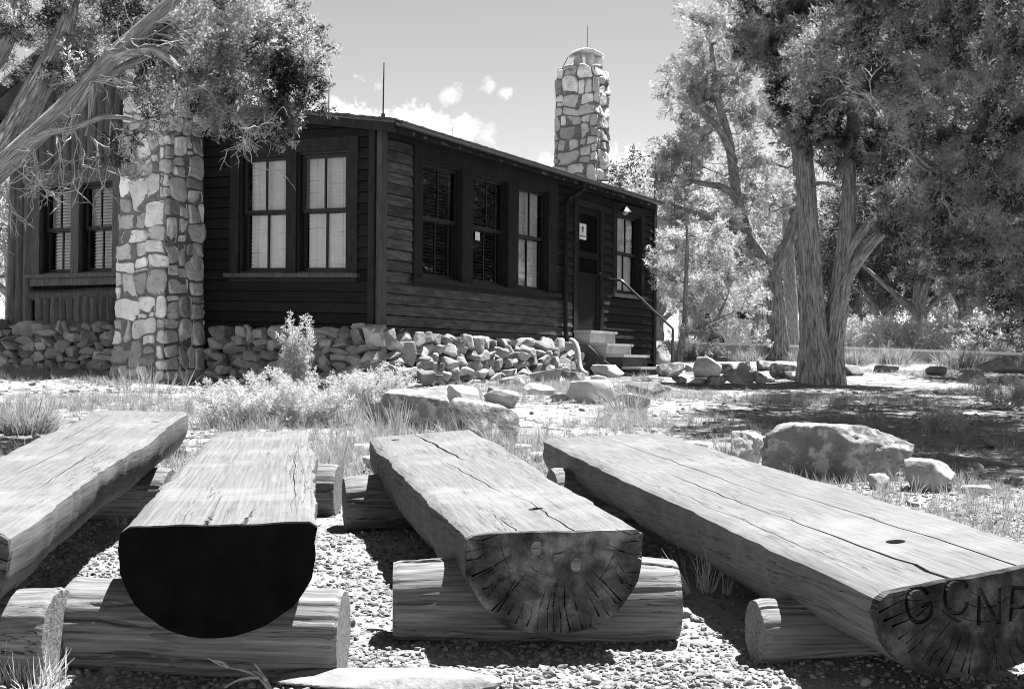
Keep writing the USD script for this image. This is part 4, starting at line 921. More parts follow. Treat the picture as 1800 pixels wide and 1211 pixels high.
def tree(name, label, trunks, blobs, seed, base, sprays=5, size=1.0, spread=.13, leaf='juniper_leaf', bark='bark', group=None, protos=None, dead=(), tip=.004, ridge=.14, sides=22, dense=1.0, droop=.0):
    base = np.asarray(base, float)
    tr = [([np.asarray(p) - base for p in P], R) for P, R in trunks]
    bl = [(np.asarray(c) - base, rd_, max(1, int(n * dense))) for c, rd_, n in blobs]
    t = thing(name, label, 'tree', base, 0, group)
    PA, tips, par, ms, ntr = grow(tr, bl, seed, tip)
    tm = []
    for k, (P, R) in enumerate(tr):
        Q = smooth_path(P, 46); RR = np.interp(np.linspace(0, 1, 46), np.linspace(0, 1, len(R)), R)
        tm.append(tube(Q, RR, sides, ridge, seed + k, uv=True))
    bk = np.vstack([m.metadata['bark'] for m in tm]); tp_ = obj('trunk', cat(tm), MAT[bark], t, True)
    UsdGeom.PrimvarsAPI(tp_).CreatePrimvar('bark', Sdf.ValueTypeNames.Float3Array, 'vertex').Set(Vt.Vec3fArray.FromNumpy(bk.astype(np.float32)))
    if ms: obj('branches', cat(ms), MAT['twig_grey' if bark == 'bark_pale' else 'branch_bark'], t, True, kind='stuff')
    if dead: obj('dead_twigs', cat(dead_shift(dead, base)), MAT['twig_grey'], t, True, kind='stuff')
    r = np.random.default_rng(seed + 1); protos = protos or SPRAY
    n = len(tips) * sprays; tp = np.repeat(PA[tips], sprays, 0); pv = np.repeat(PA[par[tips]], sprays, 0)
    dirs = (tp - pv); dirs /= np.linalg.norm(dirs, axis=1, keepdims=True) + 1e-9
    off = r.normal(size=(n, 3)) * spread * .55; pos = tp + off - dirs * r.uniform(0, spread * .8, n)[:, None]
    cen = np.mean([np.asarray(c) for c, _, _ in bl], 0)
    out = pos - cen; out /= np.linalg.norm(out, axis=1, keepdims=True) + 1e-9
    d = dirs * .5 + out * .4 + off / (np.linalg.norm(off, axis=1, keepdims=True) + 1e-9) * .6 + np.array([0, 0, .35 - droop]) + r.normal(size=(n, 3)) * .3
    instancer(f'{t.GetPath()}/crown', [(m, MAT[leaf], False) for m in protos], pos, quat_to(d, r.uniform(0, 6.28, n)), size * r.uniform(.65, 1.35, n), r.integers(0, len(protos), n), kind='stuff')
    return t
def dead_shift(ms, base):
    out = []
    for m in ms:
        m = m.copy(); m.apply_translation(-base); out.append(m)
    return out
def pxr(c, r, Y, dy):
    """Blob from the picture: centre (px, py), half sizes in px, depth and half depth in metres."""
    return at(c[0], c[1], Y), np.array([r[0] * Y / FPX, dy, r[1] * Y / FPX])
def B(c, r, Y, dy, n): a, b = pxr(c, r, Y, dy); return (a, b, n)

# the juniper that leans in from the left
Y1 = 9.4
b1 = at(-520, 780, 9.4); b1 = np.array([b1[0], b1[1], float(gz(b1[0], b1[1]))])
tr1 = [([b1, at(-330, 590, 9.4), at(-120, 400, 9.4), at(0, 296, 9.4), at(65, 236, 9.4), at(135, 168, 9.4), at(205, 92, 9.35), at(275, 28, 9.3), at(350, -40, 9.25)], [.20, .17, .13, .105, .085, .075, .06, .05, .03]),
       ([at(-40, 330, 9.42), at(35, 215, 9.7), at(78, 130, 9.85), at(112, 60, 9.95), at(130, -40, 10.0)], [.10, .10, .09, .07, .05]),
       ([at(-120, 250, 9.8), at(-40, 150, 9.9), at(15, 60, 10.0), at(40, -40, 10.0)], [.08, .07, .06, .05]),
       ([at(140, 165, 9.4), at(250, 100, 9.5), at(330, 75, 9.5), at(420, 60, 9.5), at(500, 90, 9.5)], [.04, .035, .03, .025, .012]),
       ([at(180, 120, 9.4), at(262, 88, 9.2), at(330, 135, 9.1), at(390, 190, 9.0)], [.035, .03, .022, .01]),
       ([at(100, 205, 9.4), at(120, 230, 9.3), at(140, 190, 9.3), at(165, 150, 9.3), at(160, 200, 9.25), at(150, 240, 9.2)], [.02, .03, .025, .03, .02, .008]),
       ([at(30, 270, 9.4), at(90, 232, 9.3), at(130, 225, 9.25), at(190, 205, 9.2), at(245, 215, 9.2)], [.03, .026, .02, .018, .008])]
bl1 = [B((470, 70), (85, 75), 9.4, .5, 60), B((520, 130), (42, 70), 9.4, .4, 34), B((380, 60), (100, 70), 10.2, .6, 70), B((290, 40), (110, 60), 10.2, .6, 55), B((190, 30), (120, 50), 10.2, .6, 55), B((90, 40), (110, 60), 10.2, .6, 45), B((20, 60), (60, 70), 10.0, .5, 26),
       B((430, 200), (46, 32), 9.2, .3, 26), B((480, 205), (35, 25), 9.2, .25, 16), B((350, 160), (60, 30), 9.2, .4, 22), B((245, 135), (60, 30), 10.2, .5, 16), B((275, 205), (30, 18), 9.2, .2, 6), B((235, 272), (26, 14), 9.2, .15, 6), B((420, 130), (110, 50), 9.4, .5, 55), B((240, -70), (330, 60), 9.6, .9, 90), B((-80, 60), (100, 120), 9.8, .6, 30), B((120, 130), (70, 35), 9.9, .4, 18)]
dead1 = twig_tangle([(at(20, 290, 9.35), (.5, 0, -.6)), (at(60, 262, 9.3), (.3, -.1, -1)), (at(100, 240, 9.25), (.3, -.1, -.9)), (at(130, 228, 9.2), (.4, 0, -.8)), (at(160, 240, 9.2), (.3, 0, -.9)), (at(10, 320, 9.3), (.4, 0, -.7)), (at(195, 215, 9.2), (.2, 0, -.9)), (at(-20, 330, 9.3), (.6, 0, -.3)), (at(70, 300, 9.25), (.1, 0, -1)), (at(190, 90, 9.3), (.9, -.1, .1)), (at(230, 70, 9.25), (.9, -.1, -.1)), (at(410, 195, 9.1), (.3, 0, -.9)), (at(440, 205, 9.1), (-.2, 0, -.9)), (at(160, 145, 9.3), (.9, -.1, 0)), (at(275, 40, 9.2), (.8, 0, .2))], 3, 3, .42, .0062)
tree('juniper_tree', 'leaning juniper at upper left with bare grey twigs before the chimney', tr1, bl1, 61, b1, sprays=10, size=.72, spread=.07, bark='bark_pale', dead=dead1, tip=.0032, dense=.46, sides=48)

# the twin-stemmed juniper right of the cabin
Y2 = 20.7
b2 = at(1442, 672, Y2); b2[2] = float(gz(b2[0], b2[1]))
lo2 = np.array([0, 0, -.2])
tr2 = [([at(1434, 672, Y2) + lo2, at(1434, 640, Y2), at(1428, 560, Y2), at(1422, 450, Y2), at(1416, 330, Y2), at(1411, 235, Y2), at(1405, 120, Y2), at(1400, 20, Y2)], [.33, .205, .165, .15, .135, .11, .08, .05]),
       ([at(1455, 672, Y2 + .1) + lo2, at(1458, 640, Y2 + .1), at(1468, 560, Y2 + .1), at(1482, 480, Y2 + .1), at(1490, 400, Y2 + .1), at(1493, 300, Y2), at(1500, 200, Y2), at(1505, 80, Y2)], [.28, .175, .145, .13, .10, .09, .075, .045]),
       ([at(1478, 505, Y2 + .05), at(1505, 462, Y2), at(1532, 428, Y2 - .1), at(1560, 402, Y2 - .2), at(1610, 372, Y2 - .3)], [.10, .085, .08, .07, .04]),
       ([at(1484, 470, Y2 + .05), at(1500, 432, Y2), at(1524, 398, Y2 - .1), at(1548, 376, Y2 - .2), at(1570, 340, Y2)], [.075, .065, .06, .05, .03]),
       ([at(1420, 340, Y2), at(1440, 322, Y2 - .2), at(1462, 325, Y2 - .3), at(1490, 340, Y2 - .3)], [.03, .025, .02, .01])]
bl2 = [B((1400, 60), (70, 70), Y2, .9, 60), B((1430, 150), (55, 70), Y2 - .3, .8, 60), B((1420, 215), (40, 35), Y2 - .3, .5, 34), B((1490, 130), (50, 70), Y2, .8, 50), B((1500, 260), (35, 45), Y2, .5, 34), B((1560, 200), (60, 90), Y2 + .5, 1.0, 60), B((1450, -30), (120, 60), Y2, 1.0, 60), B((1600, 330), (50, 40), Y2 - .2, .7, 30), B((1340, 40), (60, 55), Y2 + .6, .8, 44)]
tree('juniper_tree', 'twin stemmed juniper with shaggy bark right of the cabin steps', tr2, bl2, 62, b2, sprays=10, size=1.15, spread=.17, protos=SPRAY_MID, tip=.006, ridge=.26, sides=72, dense=.72)

# the sunlit juniper behind it
Y3 = 29.4
b3 = at(1366, 629, Y3); b3[2] = float(gz(b3[0], b3[1]))
tr3 = [([at(1366, 632, Y3) + lo2, at(1366, 600, Y3), at(1364, 540, Y3), at(1358, 490, Y3), at(1335, 450, Y3), at(1312, 405, Y3), at(1296, 345, Y3), at(1283, 260, Y3), at(1262, 170, Y3), at(1250, 80, Y3)], [.32, .2, .175, .16, .11, .10, .09, .085, .07, .04]),
       ([at(1360, 500, Y3 + .1), at(1372, 450, Y3 + .1), at(1390, 410, Y3 + .2), at(1400, 350, Y3 + .3), at(1395, 260, Y3 + .3)], [.14, .12, .10, .08, .05]),
       ([at(1345, 470, Y3 - .2), at(1318, 452, Y3 - .4), at(1300, 425, Y3 - .5), at(1262, 395, Y3 - .5), at(1215, 372, Y3 - .5), at(1180, 360, Y3 - .5)], [.10, .085, .07, .06, .045, .025]),
       ([at(1300, 360, Y3), at(1270, 330, Y3 - .3), at(1230, 322, Y3 - .4), at(1190, 310, Y3 - .4)], [.09, .07, .05, .03]),
       ([at(1290, 290, Y3), at(1262, 225, Y3 - .2), at(1225, 190, Y3 - .3), at(1205, 150, Y3)], [.09, .07, .05, .03])]
bl3 = [B((1215, 190), (45, 75), Y3, 1.0, 48), B((1255, 100), (65, 85), Y3, 1.2, 56), B((1190, 300), (40, 55), Y3, 1.0, 40), B((1270, 250), (70, 65), Y3 + .6, 1.0, 40), B((1330, 160), (60, 90), Y3 + .8, 1.2, 56), B((1230, 400), (70, 45), Y3 - .4, .9, 44), B((1340, 330), (60, 70), Y3 + .8, 1.0, 40), B((1300, 30), (90, 60), Y3 + .5, 1.2, 50), B((1400, 300), (50, 70), Y3 + 1.2, 1.0, 30), B((1290, 470), (50, 40), Y3 + .2, .8, 26)]
tree('juniper_tree', 'sunlit airy juniper behind the twin stemmed juniper, forking low', tr3, bl3, 63, b3, sprays=9, size=1.25, spread=.19, leaf='juniper_leaf_pale', protos=SPRAY_MID, tip=.007, ridge=.26, sides=48, dense=.50)
# the pale standing trunk beside it
b9 = at(1391, 622, 31); b9[2] = float(gz(b9[0], b9[1]))
tree('dead_tree', 'pale bleached trunk standing between the two juniper trunks', [([b9 - np.array([0, 0, .2]), at(1391, 560, 31), at(1388, 480, 31), at(1384, 400, 31), at(1378, 330, 31)], [.24, .155, .135, .11, .05])], [B((1380, 330), (30, 40), 31, .6, 10)], 69, b9, sprays=4, size=1.3, spread=.2, leaf='juniper_leaf_pale', bark='bark_pale')
# thin young tree by the rail
Y4 = 24.6
b4 = at(1194, 652, Y4); b4[2] = float(gz(b4[0], b4[1]))
tr4 = [([at(1192, 655, Y4) + lo2, at(1196, 620, Y4), at(1204, 560, Y4), at(1206, 500, Y4), at(1208, 430, Y4), at(1206, 380, Y4)], [.09, .062, .048, .04, .03, .015]), ([at(1206, 592, Y4), at(1235, 572, Y4 - .1), at(1262, 560, Y4 - .2), at(1300, 545, Y4 - .3)], [.03, .026, .02, .01]), ([at(1258, 562, Y4 - .2), at(1275, 530, Y4 - .2), at(1282, 510, Y4 - .2)], [.03, .02, .01])]
bl4 = [B((1180, 440), (45, 45), Y4 + .6, .7, 26), B((1185, 520), (45, 40), Y4 + .6, .7, 24), B((1250, 490), (50, 40), Y4 + .3, .7, 24), B((1290, 585), (50, 28), Y4, .5, 18), B((1225, 600), (30, 20), Y4, .5, 10), B((1260, 430), (40, 35), Y4 + .5, .6, 18), B((1310, 510), (30, 25), Y4 + .1, .5, 12)]
tree('young_juniper', 'thin dark stemmed young juniper beside the hand rail', tr4, bl4, 64, b4, sprays=9, size=1.1, spread=.16, leaf='juniper_leaf_pale', protos=SPRAY_MID, tip=.005, dense=.38)
# the big juniper overhanging from the right
Y5 = 12.6
b5 = np.array([7.6, 13.2, float(gz(7.6, 13.2))])
tr5 = [([b5 - np.array([0, 0, .2]), b5 + [-.1, 0, 1.0], b5 + [-.5, -.1, 2.1], b5 + [-1.2, -.3, 3.0], b5 + [-2.2, -.5, 3.5], b5 + [-3.2, -.6, 3.9]], [.34, .28, .24, .18, .12, .06]),
       ([b5 + [-.3, -.1, 1.6], b5 + [-1.0, -.4, 2.0], b5 + [-1.9, -.7, 2.2], b5 + [-2.8, -.8, 2.6], b5 + [-3.4, -.9, 2.7]], [.16, .13, .10, .07, .03]),
       ([b5 + [-.5, 0, 2.2], b5 + [-.4, .2, 3.4], b5 + [-.6, .3, 4.6], b5 + [-.8, .2, 5.6]], [.2, .16, .11, .05]),
       ([b5 + [-.2, 0, 1.2], b5 + [-.9, -.2, 1.5], b5 + [-1.7, -.3, 1.55], b5 + [-2.4, -.4, 1.3]], [.12, .1, .07, .03])]
bl5 = [B((1440, 120), (50, 100), Y5 + 1.8, .8, 46), B((1520, 70), (80, 90), Y5 + 2.6, 1.1, 64), B((1610, 120), (90, 110), Y5 + 0.4, 1.2, 80), B((1700, 60), (100, 100), Y5 + -1.6, 1.3, 80), B((1790, 120), (90, 120), Y5 + -2.2, 1.3, 70), B((1640, 260), (80, 70), Y5 + 1.2, 1.0, 46), B((1740, 270), (90, 80), Y5 + -1.2, 1.1, 60), B((1600, 370), (50, 50), Y5 + 2.4, .7, 34), B((1690, 380), (80, 60), Y5 + 0.2, .9, 54), B((1780, 400), (80, 70), Y5 + -1.8, .9, 54), B((1640, 450), (60, 40), Y5 + 2.8, .7, 36), B((1740, 480), (80, 50), Y5 + 0.6, .8, 44), B((1640, -60), (260, 80), Y5 + 0, 1.4, 110), B((1900, 250), (120, 250), Y5 + -1, 1.3, 70), B((1790, 560), (60, 40), Y5 + 0.6, .6, 20)] + [(np.array(c), np.array(r_), int(n_ * 2.1)) for c, r_, n_ in (((4.2, 10.8, 4.3), (1.3, 1.2, .6), 110), ((5.6, 11.2, 4.6), (1.2, 1.3, .7), 100), ((4.6, 14.6, 5.0), (1.5, 1.3, .7), 110), ((6.4, 15.2, 4.6), (1.4, 1.5, .9), 100), ((3.4, 12.4, 4.6), (.9, 1.2, .6), 80), ((6.8, 12.6, 5.0), (1.2, 1.2, .8), 50), ((5.6, 13.2, 5.6), (1.6, 1.4, .6), 110), ((4.9, 16.6, 4.6), (1.5, 1.2, .7), 110), ((7.0, 17.2, 4.4), (1.5, 1.4, .9), 60), ((4.6, 9.4, 4.2), (1.1, .9, .5), 90), ((5.2, 12.2, 5.0), (1.6, 1.3, .6), 100), ((4.3, 13.6, 4.4), (1.2, 1.2, .5), 100), ((5.6, 18.4, 5.0), (1.5, 1.2, .6), 100), ((7.4, 19.4, 5.0), (1.5, 1.2, .7), 100), ((7.6, 16.0, 5.0), (1.4, 1.4, .7), 90), ((6.2, 10.2, 4.6), (1.3, 1.2, .6), 80))]  # last blobs: overhead crown out of view, added and thickened to deepen ground shade
dead5 = twig_tangle([(at(1640, 300, 12.0), (-.8, 0, .5)), (at(1690, 190, 12.0), (-.6, 0, .6)), (at(1700, 240, 12.0), (-.3, 0, -.9)), (at(1560, 190, 12.0), (-.9, 0, .1)), (at(1720, 300, 12.0), (-.5, 0, -.7)), (at(1630, 60, 12.0), (.5, 0, -.6)), (at(1660, 330, 12), (.3, 0, -1)), (at(1760, 160, 12), (-.7, 0, -.6))], 8, 3, .62, .009)
tree('juniper_tree', 'big juniper overhanging from the right edge with bare twigs', tr5, bl5, 65, b5, sprays=10, size=.95, spread=.11, dead=dead5, tip=.0045, dense=.52)
# trees beyond the low wall and along the skyline: built once per kind, then referenced
def far_tree(name, label, seed, h, w, leaf, group=None, dark=False):
    r = np.random.default_rng(seed)
    stems = [([np.array([0, 0, -.2]), np.array([.05, 0, h * .25]), np.array([.1 * r.normal(), 0, h * .55]), np.array([.2 * r.normal(), 0, h * .85])], [h * .045, h * .034, h * .024, h * .008])]
    for k in range(4):
        a = k * 1.6 + r.uniform(0, .6); z = h * r.uniform(.2, .4); d = np.array([math.cos(a), math.sin(a), .9]) * w * .35
        stems.append(([np.array([0, 0, z]), np.array([0, 0, z]) + d * .5, np.array([0, 0, z]) + d], [h * .02, h * .014, h * .006]))
    bl = []
    for k in range(9):
        a = r.uniform(0, 6.28); q_ = r.uniform(.2, .8); z = h * r.uniform(.35, .92); rr_ = w * (.5 if z < h * .7 else .3)
        bl.append((np.array([math.cos(a) * rr_ * q_ * 1.1, math.sin(a) * rr_ * q_ * 1.1, z]), np.array([w * .24, w * .24, h * .13]), 16))
    return tree(name, label, stems, bl, seed, (0, 0, 0), sprays=7, size=1.25, spread=.3, leaf=leaf, protos=SPRAY_FAR, tip=.012, group=group)
def again(src, loc, rz, label, sc=1.0, group=None):
    x = UsdGeom.Xform.Define(stage, numbered('/World', src.GetName().split('_0')[0]))
    x.AddTranslateOp().Set(Gf.Vec3d(*map(float, loc))); x.AddRotateZOp().Set(math.degrees(rz)); x.AddScaleOp().Set(Gf.Vec3f(sc, sc, sc))
    p = x.GetPrim(); p.GetReferences().AddInternalReference(src.GetPath()); p.SetInstanceable(True)
    return tag(p, label, 'tree', group)
def settle(src, px, Y, rz, sc, label):
    p = at(px, 600, Y); p[2] = float(gz(p[0], p[1]))
    x = UsdGeom.Xformable(src); ops = x.GetOrderedXformOps(); ops[0].Set(Gf.Vec3d(*map(float, p))); ops[1].Set(math.degrees(rz)); x.AddScaleOp().Set(Gf.Vec3f(sc, sc, sc)); tag(src, label)
def spot(px, Y):
    p = at(px, 600, Y); p[2] = float(gz(p[0], p[1])); return p
FAR = 'trees along the skyline beyond the low wall'
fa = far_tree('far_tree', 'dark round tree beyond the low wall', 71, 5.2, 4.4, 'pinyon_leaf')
fb = far_tree('far_tree', 'pale bushy tree beyond the low wall', 72, 4.6, 5.0, 'juniper_leaf_pale')
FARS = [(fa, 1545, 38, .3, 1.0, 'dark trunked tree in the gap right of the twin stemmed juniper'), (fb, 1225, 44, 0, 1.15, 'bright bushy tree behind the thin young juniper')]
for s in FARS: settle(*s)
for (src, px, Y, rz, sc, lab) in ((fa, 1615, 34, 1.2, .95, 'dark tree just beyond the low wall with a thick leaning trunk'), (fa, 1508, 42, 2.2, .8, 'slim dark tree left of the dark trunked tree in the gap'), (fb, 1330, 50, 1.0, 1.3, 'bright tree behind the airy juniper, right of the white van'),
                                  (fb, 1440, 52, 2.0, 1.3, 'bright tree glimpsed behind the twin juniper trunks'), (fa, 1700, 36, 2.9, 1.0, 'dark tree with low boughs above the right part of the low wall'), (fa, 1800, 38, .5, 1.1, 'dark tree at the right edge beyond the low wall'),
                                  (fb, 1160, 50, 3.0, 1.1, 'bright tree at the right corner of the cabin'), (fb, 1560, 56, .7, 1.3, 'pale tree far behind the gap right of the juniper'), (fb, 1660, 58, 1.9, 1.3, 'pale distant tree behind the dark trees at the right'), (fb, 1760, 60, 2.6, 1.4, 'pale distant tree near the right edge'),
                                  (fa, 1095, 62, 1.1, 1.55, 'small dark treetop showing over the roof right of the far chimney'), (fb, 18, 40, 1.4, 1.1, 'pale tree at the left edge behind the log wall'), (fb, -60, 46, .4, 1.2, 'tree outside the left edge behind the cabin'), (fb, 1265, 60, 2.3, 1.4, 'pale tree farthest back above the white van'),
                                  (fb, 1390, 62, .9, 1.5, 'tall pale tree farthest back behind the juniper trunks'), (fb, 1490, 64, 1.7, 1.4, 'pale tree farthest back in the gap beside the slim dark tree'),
                                  (fa, 1850, 24, .4, .95, 'unseen dark tree added past the right edge for window reflections, beside the low wall'), (fa, 2010, 27, 2.4, 1.1, 'unseen dark tree added past the right edge for window reflections, second from the picture'), (fa, 1960, 31, 1.5, 1.15, 'unseen dark tree added past the right edge for window reflections, behind the low wall')):  # last three trees are added out of view to darken the window reflections
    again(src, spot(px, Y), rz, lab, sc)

# ------------------------------------------------------------------ low wall and white van
lw = thing('low_wall', 'long low pale concrete wall beyond the junipers', 'wall')
wp = [(1120, 31.4), (1300, 30.6), (1480, 29.6), (1640, 28.4), (1800, 27.0), (2000, 25.6)]
wq = [at(px, 600, Y) for px, Y in wp]
for k in range(len(wq) - 1):
    a, b = wq[k].copy(), wq[k + 1].copy(); d = (b - a)[:2]; d /= np.linalg.norm(d); n2 = np.array([-d[1], d[0], 0]) * .18; d3 = np.array([*d, 0]) * .006
    za, zb = float(gz(a[0], a[1])), float(gz(b[0], b[1])); a = a + d3; b = b - d3
    ta = at(wp[k][0], 597 + 23 * (wp[k][0] - 1120) / 680, wp[k][1])[2]; tb_ = at(wp[k + 1][0], 597 + 23 * (wp[k + 1][0] - 1120) / 680, wp[k + 1][1])[2]
    S = lambda p, z: np.array([p[0], p[1], z])
    obj('wall_panel', hexa([S(a, za - .2), S(b, zb - .2), S(b + n2, zb - .2), S(a + n2, za - .2), S(a, ta - .05), S(b, tb_ - .05), S(b + n2, tb_ - .05), S(a + n2, ta - .05)]), MAT['concrete'], lw)
    o = n2 * .12
    obj('coping', hexa([S(a - o, ta - .048), S(b - o, tb_ - .048), S(b + n2 + o, tb_ - .048), S(a + n2 + o, ta - .048), S(a - o, ta), S(b - o, tb_), S(b + n2 + o, tb_), S(a + n2 + o, ta)]), MAT['white_paint'], lw)
vp = spot(1312, 54)
van = thing('parked_van', 'white boxy van parked beyond the low wall, mostly hidden by foliage', 'van', vp, .12)
prof = Polygon([(-2.4, .35), (2.3, .35), (2.45, .55), (2.45, 1.05), (1.75, 1.25), (1.35, 2.05), (1.1, 2.15), (-2.3, 2.15), (-2.42, 2.0), (-2.45, .6)]).buffer(.05).buffer(-.02)
def side_extrude(poly, y0, y1):
    t = trimesh.creation.extrude_polygon(poly, y1 - y0, engine='earcut'); p = np.array(t.vertices); t.vertices = np.stack([p[:, 0], p[:, 2] + y0, p[:, 1]], 1)
    if t.volume < 0: t.invert()
    return t
obj('body', side_extrude(prof, -.95, .95), MAT['white_paint'], van)
for x0, x1 in ((-.9, .35), (.5, 1.3), (-2.2, -1.1)):
    obj('side_window', side_extrude(Polygon([(x0, 1.3), (x1, 1.3), (x1 - .12, 1.85), (x0, 1.85)]), -.962, -.945), MAT['sash_black'], van)
for x in (-1.5, 1.5):
    wh = trimesh.creation.cylinder(radius=.36, height=.24, sections=24); wh.apply_transform(trimesh.transformations.rotation_matrix(math.pi / 2, [1, 0, 0])); wh.apply_translation([x, -.88, .36]); w_ = obj('wheel', wh, MAT['sash_black'], van, 40)
    hb = trimesh.creation.cylinder(radius=.19, height=.03, sections=16); hb.apply_transform(trimesh.transformations.rotation_matrix(math.pi / 2, [1, 0, 0])); hb.apply_translation([x, -1.01, .36]); obj('hub', hb, MAT['concrete'], w_)

# ------------------------------------------------------------------ shrubs and grass
def blade_tuft(seed, n=34, h=.22, spread=.07, lean=.5, w=.0035, dummy=0):
    r = np.random.default_rng(seed); V, F = [], []
    for k in range(n):
        a = r.uniform(0, 6.28); p = np.array([math.cos(a), math.sin(a), 0]) * spread * math.sqrt(r.random()); a2 = a + r.normal() * .7; out = np.array([math.cos(a2), math.sin(a2), 0]); ln = h * r.uniform(.45, 1.1); le = lean * r.uniform(.2, 1.3)
        s = np.array([-out[1], out[0], 0]) * w * r.uniform(.7, 1.3); k0 = len(V)
        for f, ww in ((0, 1), (.5, .8), (1, .12)):
            c = p + out * ln * le * f ** 1.7 + np.array([0, 0, ln * f * (1 - .25 * le * f)]); V += [c - s * ww, c + s * ww]
        F += [[k0, k0 + 1, k0 + 3], [k0, k0 + 3, k0 + 2], [k0 + 2, k0 + 3, k0 + 5], [k0 + 2, k0 + 5, k0 + 4]]
    return np.array(V), np.array(F)
TUFT = [blade_tuft(k, n=20) for k in range(4)] + [blade_tuft(9, 16, .12, .05, .9), blade_tuft(10, 12, .34, .03, .35)]
r7 = np.random.default_rng(77)
def keep(x, y):
    ok = np.ones(len(x), bool)
    d = np.stack([x, y], 1) - C0[:2]; A = np.stack([RV[:2], LM[:2]], 1); uv = d @ np.linalg.inv(A).T
    ok &= ~((uv[:, 0] > -.1) & (uv[:, 1] > -.1) & (uv[:, 0] < 10) & (uv[:, 1] < 7.3))
    ok &= ~((y < 7.2) & (x > -2.2) & (x < 1.6) & (r7.random(len(x)) > .04))
    return ok
n = 70000
gx = r7.uniform(-7.5, 11, n); gy = 5.5 + 27 * r7.random(n) ** 1.15
den = meshkit.fbm(np.stack([gx * .5, gy * .5, gx * 0], -1), 4, 3); p_ok = keep(gx, gy) & (den + r7.normal(size=n) * .05 > .44) & (np.abs(gx / gy) < .42)
gx, gy = gx[p_ok], gy[p_ok]; n = len(gx)
P = np.stack([gx, gy, gz(gx, gy) - .01], 1); big = den[p_ok]
instancer('/World/dry_grass', [(m, MAT['dry_grass'], False) for m in TUFT], P, quat_to(np.stack([r7.normal(size=n) * .12, r7.normal(size=n) * .12, np.ones(n)], 1), r7.uniform(0, 6.28, n)), r7.uniform(.16, .48, n) * np.clip(.3 + (big - .44) * 5, .28, 1.5) * np.where(gx > .1 * gy, .7, 1.0), r7.integers(0, 6, n), 'stuff', 'pale dry grass scattered over the ground between benches and cabin', 'grass')
def clump(name, label, catg, px, py, w, h, n, protos, ma, scale, seed, group=None, up=.0):
    g = ground_hit(px, py); t = thing(name, label, catg, (g[0], g[1], float(gz(g[0], g[1])) - .01), 0, group); r = np.random.default_rng(seed)
    a = r.uniform(0, 6.28, n); q_ = np.sqrt(r.random(n)); P = np.stack([np.cos(a) * q_ * w / 2, np.sin(a) * q_ * w / 2 * .7, 0 * a], 1)
    P[:, 2] = gz(P[:, 0] + g[0], P[:, 1] + g[1]) - float(gz(g[0], g[1]))
    d = np.stack([P[:, 0] / w * .9, P[:, 1] / w * .9, np.ones(n)], 1) + r.normal(size=(n, 3)) * .12
    instancer(f'{t.GetPath()}/blades', [(m, MAT[ma], False) for m in protos], P, quat_to(d, r.uniform(0, 6.28, n)), scale * h / .22 * r.uniform(.7, 1.15, n), r.integers(0, len(protos), n), 'stuff')
    return t
clump('grass_clump', 'tall pale grass clump behind the left bench', 'grass clump', 42, 762, .40, .26, 60, TUFT[:4], 'dry_grass', 1.0, 1)
clump('grass_clump', 'grass clump between the two middle benches, by their far ends', 'grass clump', 588, 812, .22, .16, 26, TUFT[:4], 'dry_grass', 1.0, 2)
clump('grass_clump', 'thin grass in front of the flat topped rock', 'grass clump', 690, 770, .22, .24, 5, [TUFT[5]], 'dry_grass', 1.0, 3)
clump('grass_clump', 'thin grass in front of the slanting rock', 'grass clump', 850, 802, .42, .2, 7, [TUFT[5], TUFT[4]], 'dry_grass', 1.0, 4)
clump('grass_clump', 'upright grass clump in the open ground below the steps', 'grass clump', 1105, 724, .4, .30, 12, [TUFT[5]], 'dry_grass', .7, 5)
clump('grass_clump', 'dry grass clump left of the pointed white rock', 'grass clump', 1285, 815, .22, .26, 16, TUFT[:4], 'dry_grass', .8, 6)
clump('grass_clump', 'tall grass at the foot of the near chimney', 'grass clump', 255, 690, .9, .26, 22, [TUFT[5], TUFT[4]], 'dry_grass', .8, 7)
clump('grass_clump', 'grey weed in the bottom left corner', 'grass clump', 55, 1205, .16, .12, 14, TUFT[:3], 'sage_leaf', .8, 8)
clump('grass_clump', 'shaded weeds under the right bench', 'grass clump', 1245, 1040, .16, .2, 5, [TUFT[5]], 'sage_leaf', .6, 9)
def shrub(label, px, py, parts, seed, leaf='sage_leaf', group=None, size=1.0):
    """parts: (dx, dy, height, spread, stems)."""
    g = ground_hit(px, py); base = np.array([g[0], g[1], float(gz(g[0], g[1])) - .02]); t = thing('sagebrush', label, 'shrub', base, 0, group); r = np.random.default_rng(seed)
    ms, pos, dirs, sc = [], [], [], []
    for dx, dy, h, sp, n in parts:
        for k in range(n):
            a = r.uniform(0, 6.28); tip = np.array([dx + math.cos(a) * sp * math.sqrt(r.random()), dy + math.sin(a) * sp * .8 * math.sqrt(r.random()), h * r.uniform(.55, 1.05)])
            b0 = np.array([dx * .8 + r.normal() * .04, dy * .8 + r.normal() * .04, 0]); tt = np.linspace(0, 1, 8)
            Pp = b0 + (tip - b0) * tt[:, None] + np.array([math.cos(a), math.sin(a), 0]) * .06 * np.sin(np.pi * tt)[:, None] + r.normal(size=(8, 3)) * .008
            ms.append(tube(Pp, np.linspace(.006, .0015, 8), 4, capend=False))
            for q_ in np.linspace(.35, 1, 9):
                p = b0 + (tip - b0) * q_ + r.normal(size=3) * .02; pos.append(p); d = (tip - b0) / np.linalg.norm(tip - b0) + r.normal(size=3) * .5; dirs.append(d); sc.append(r.uniform(.5, .95) * size)
    obj('stems', cat(ms), MAT['twig_grey'], t, True)
    n = len(pos)
    instancer(f'{t.GetPath()}/leaves', [(m, MAT[leaf], False) for m in SPRAY], pos, quat_to(np.array(dirs), r.uniform(0, 6.28, n)), sc, r.integers(0, 4, n), 'stuff')
    return t
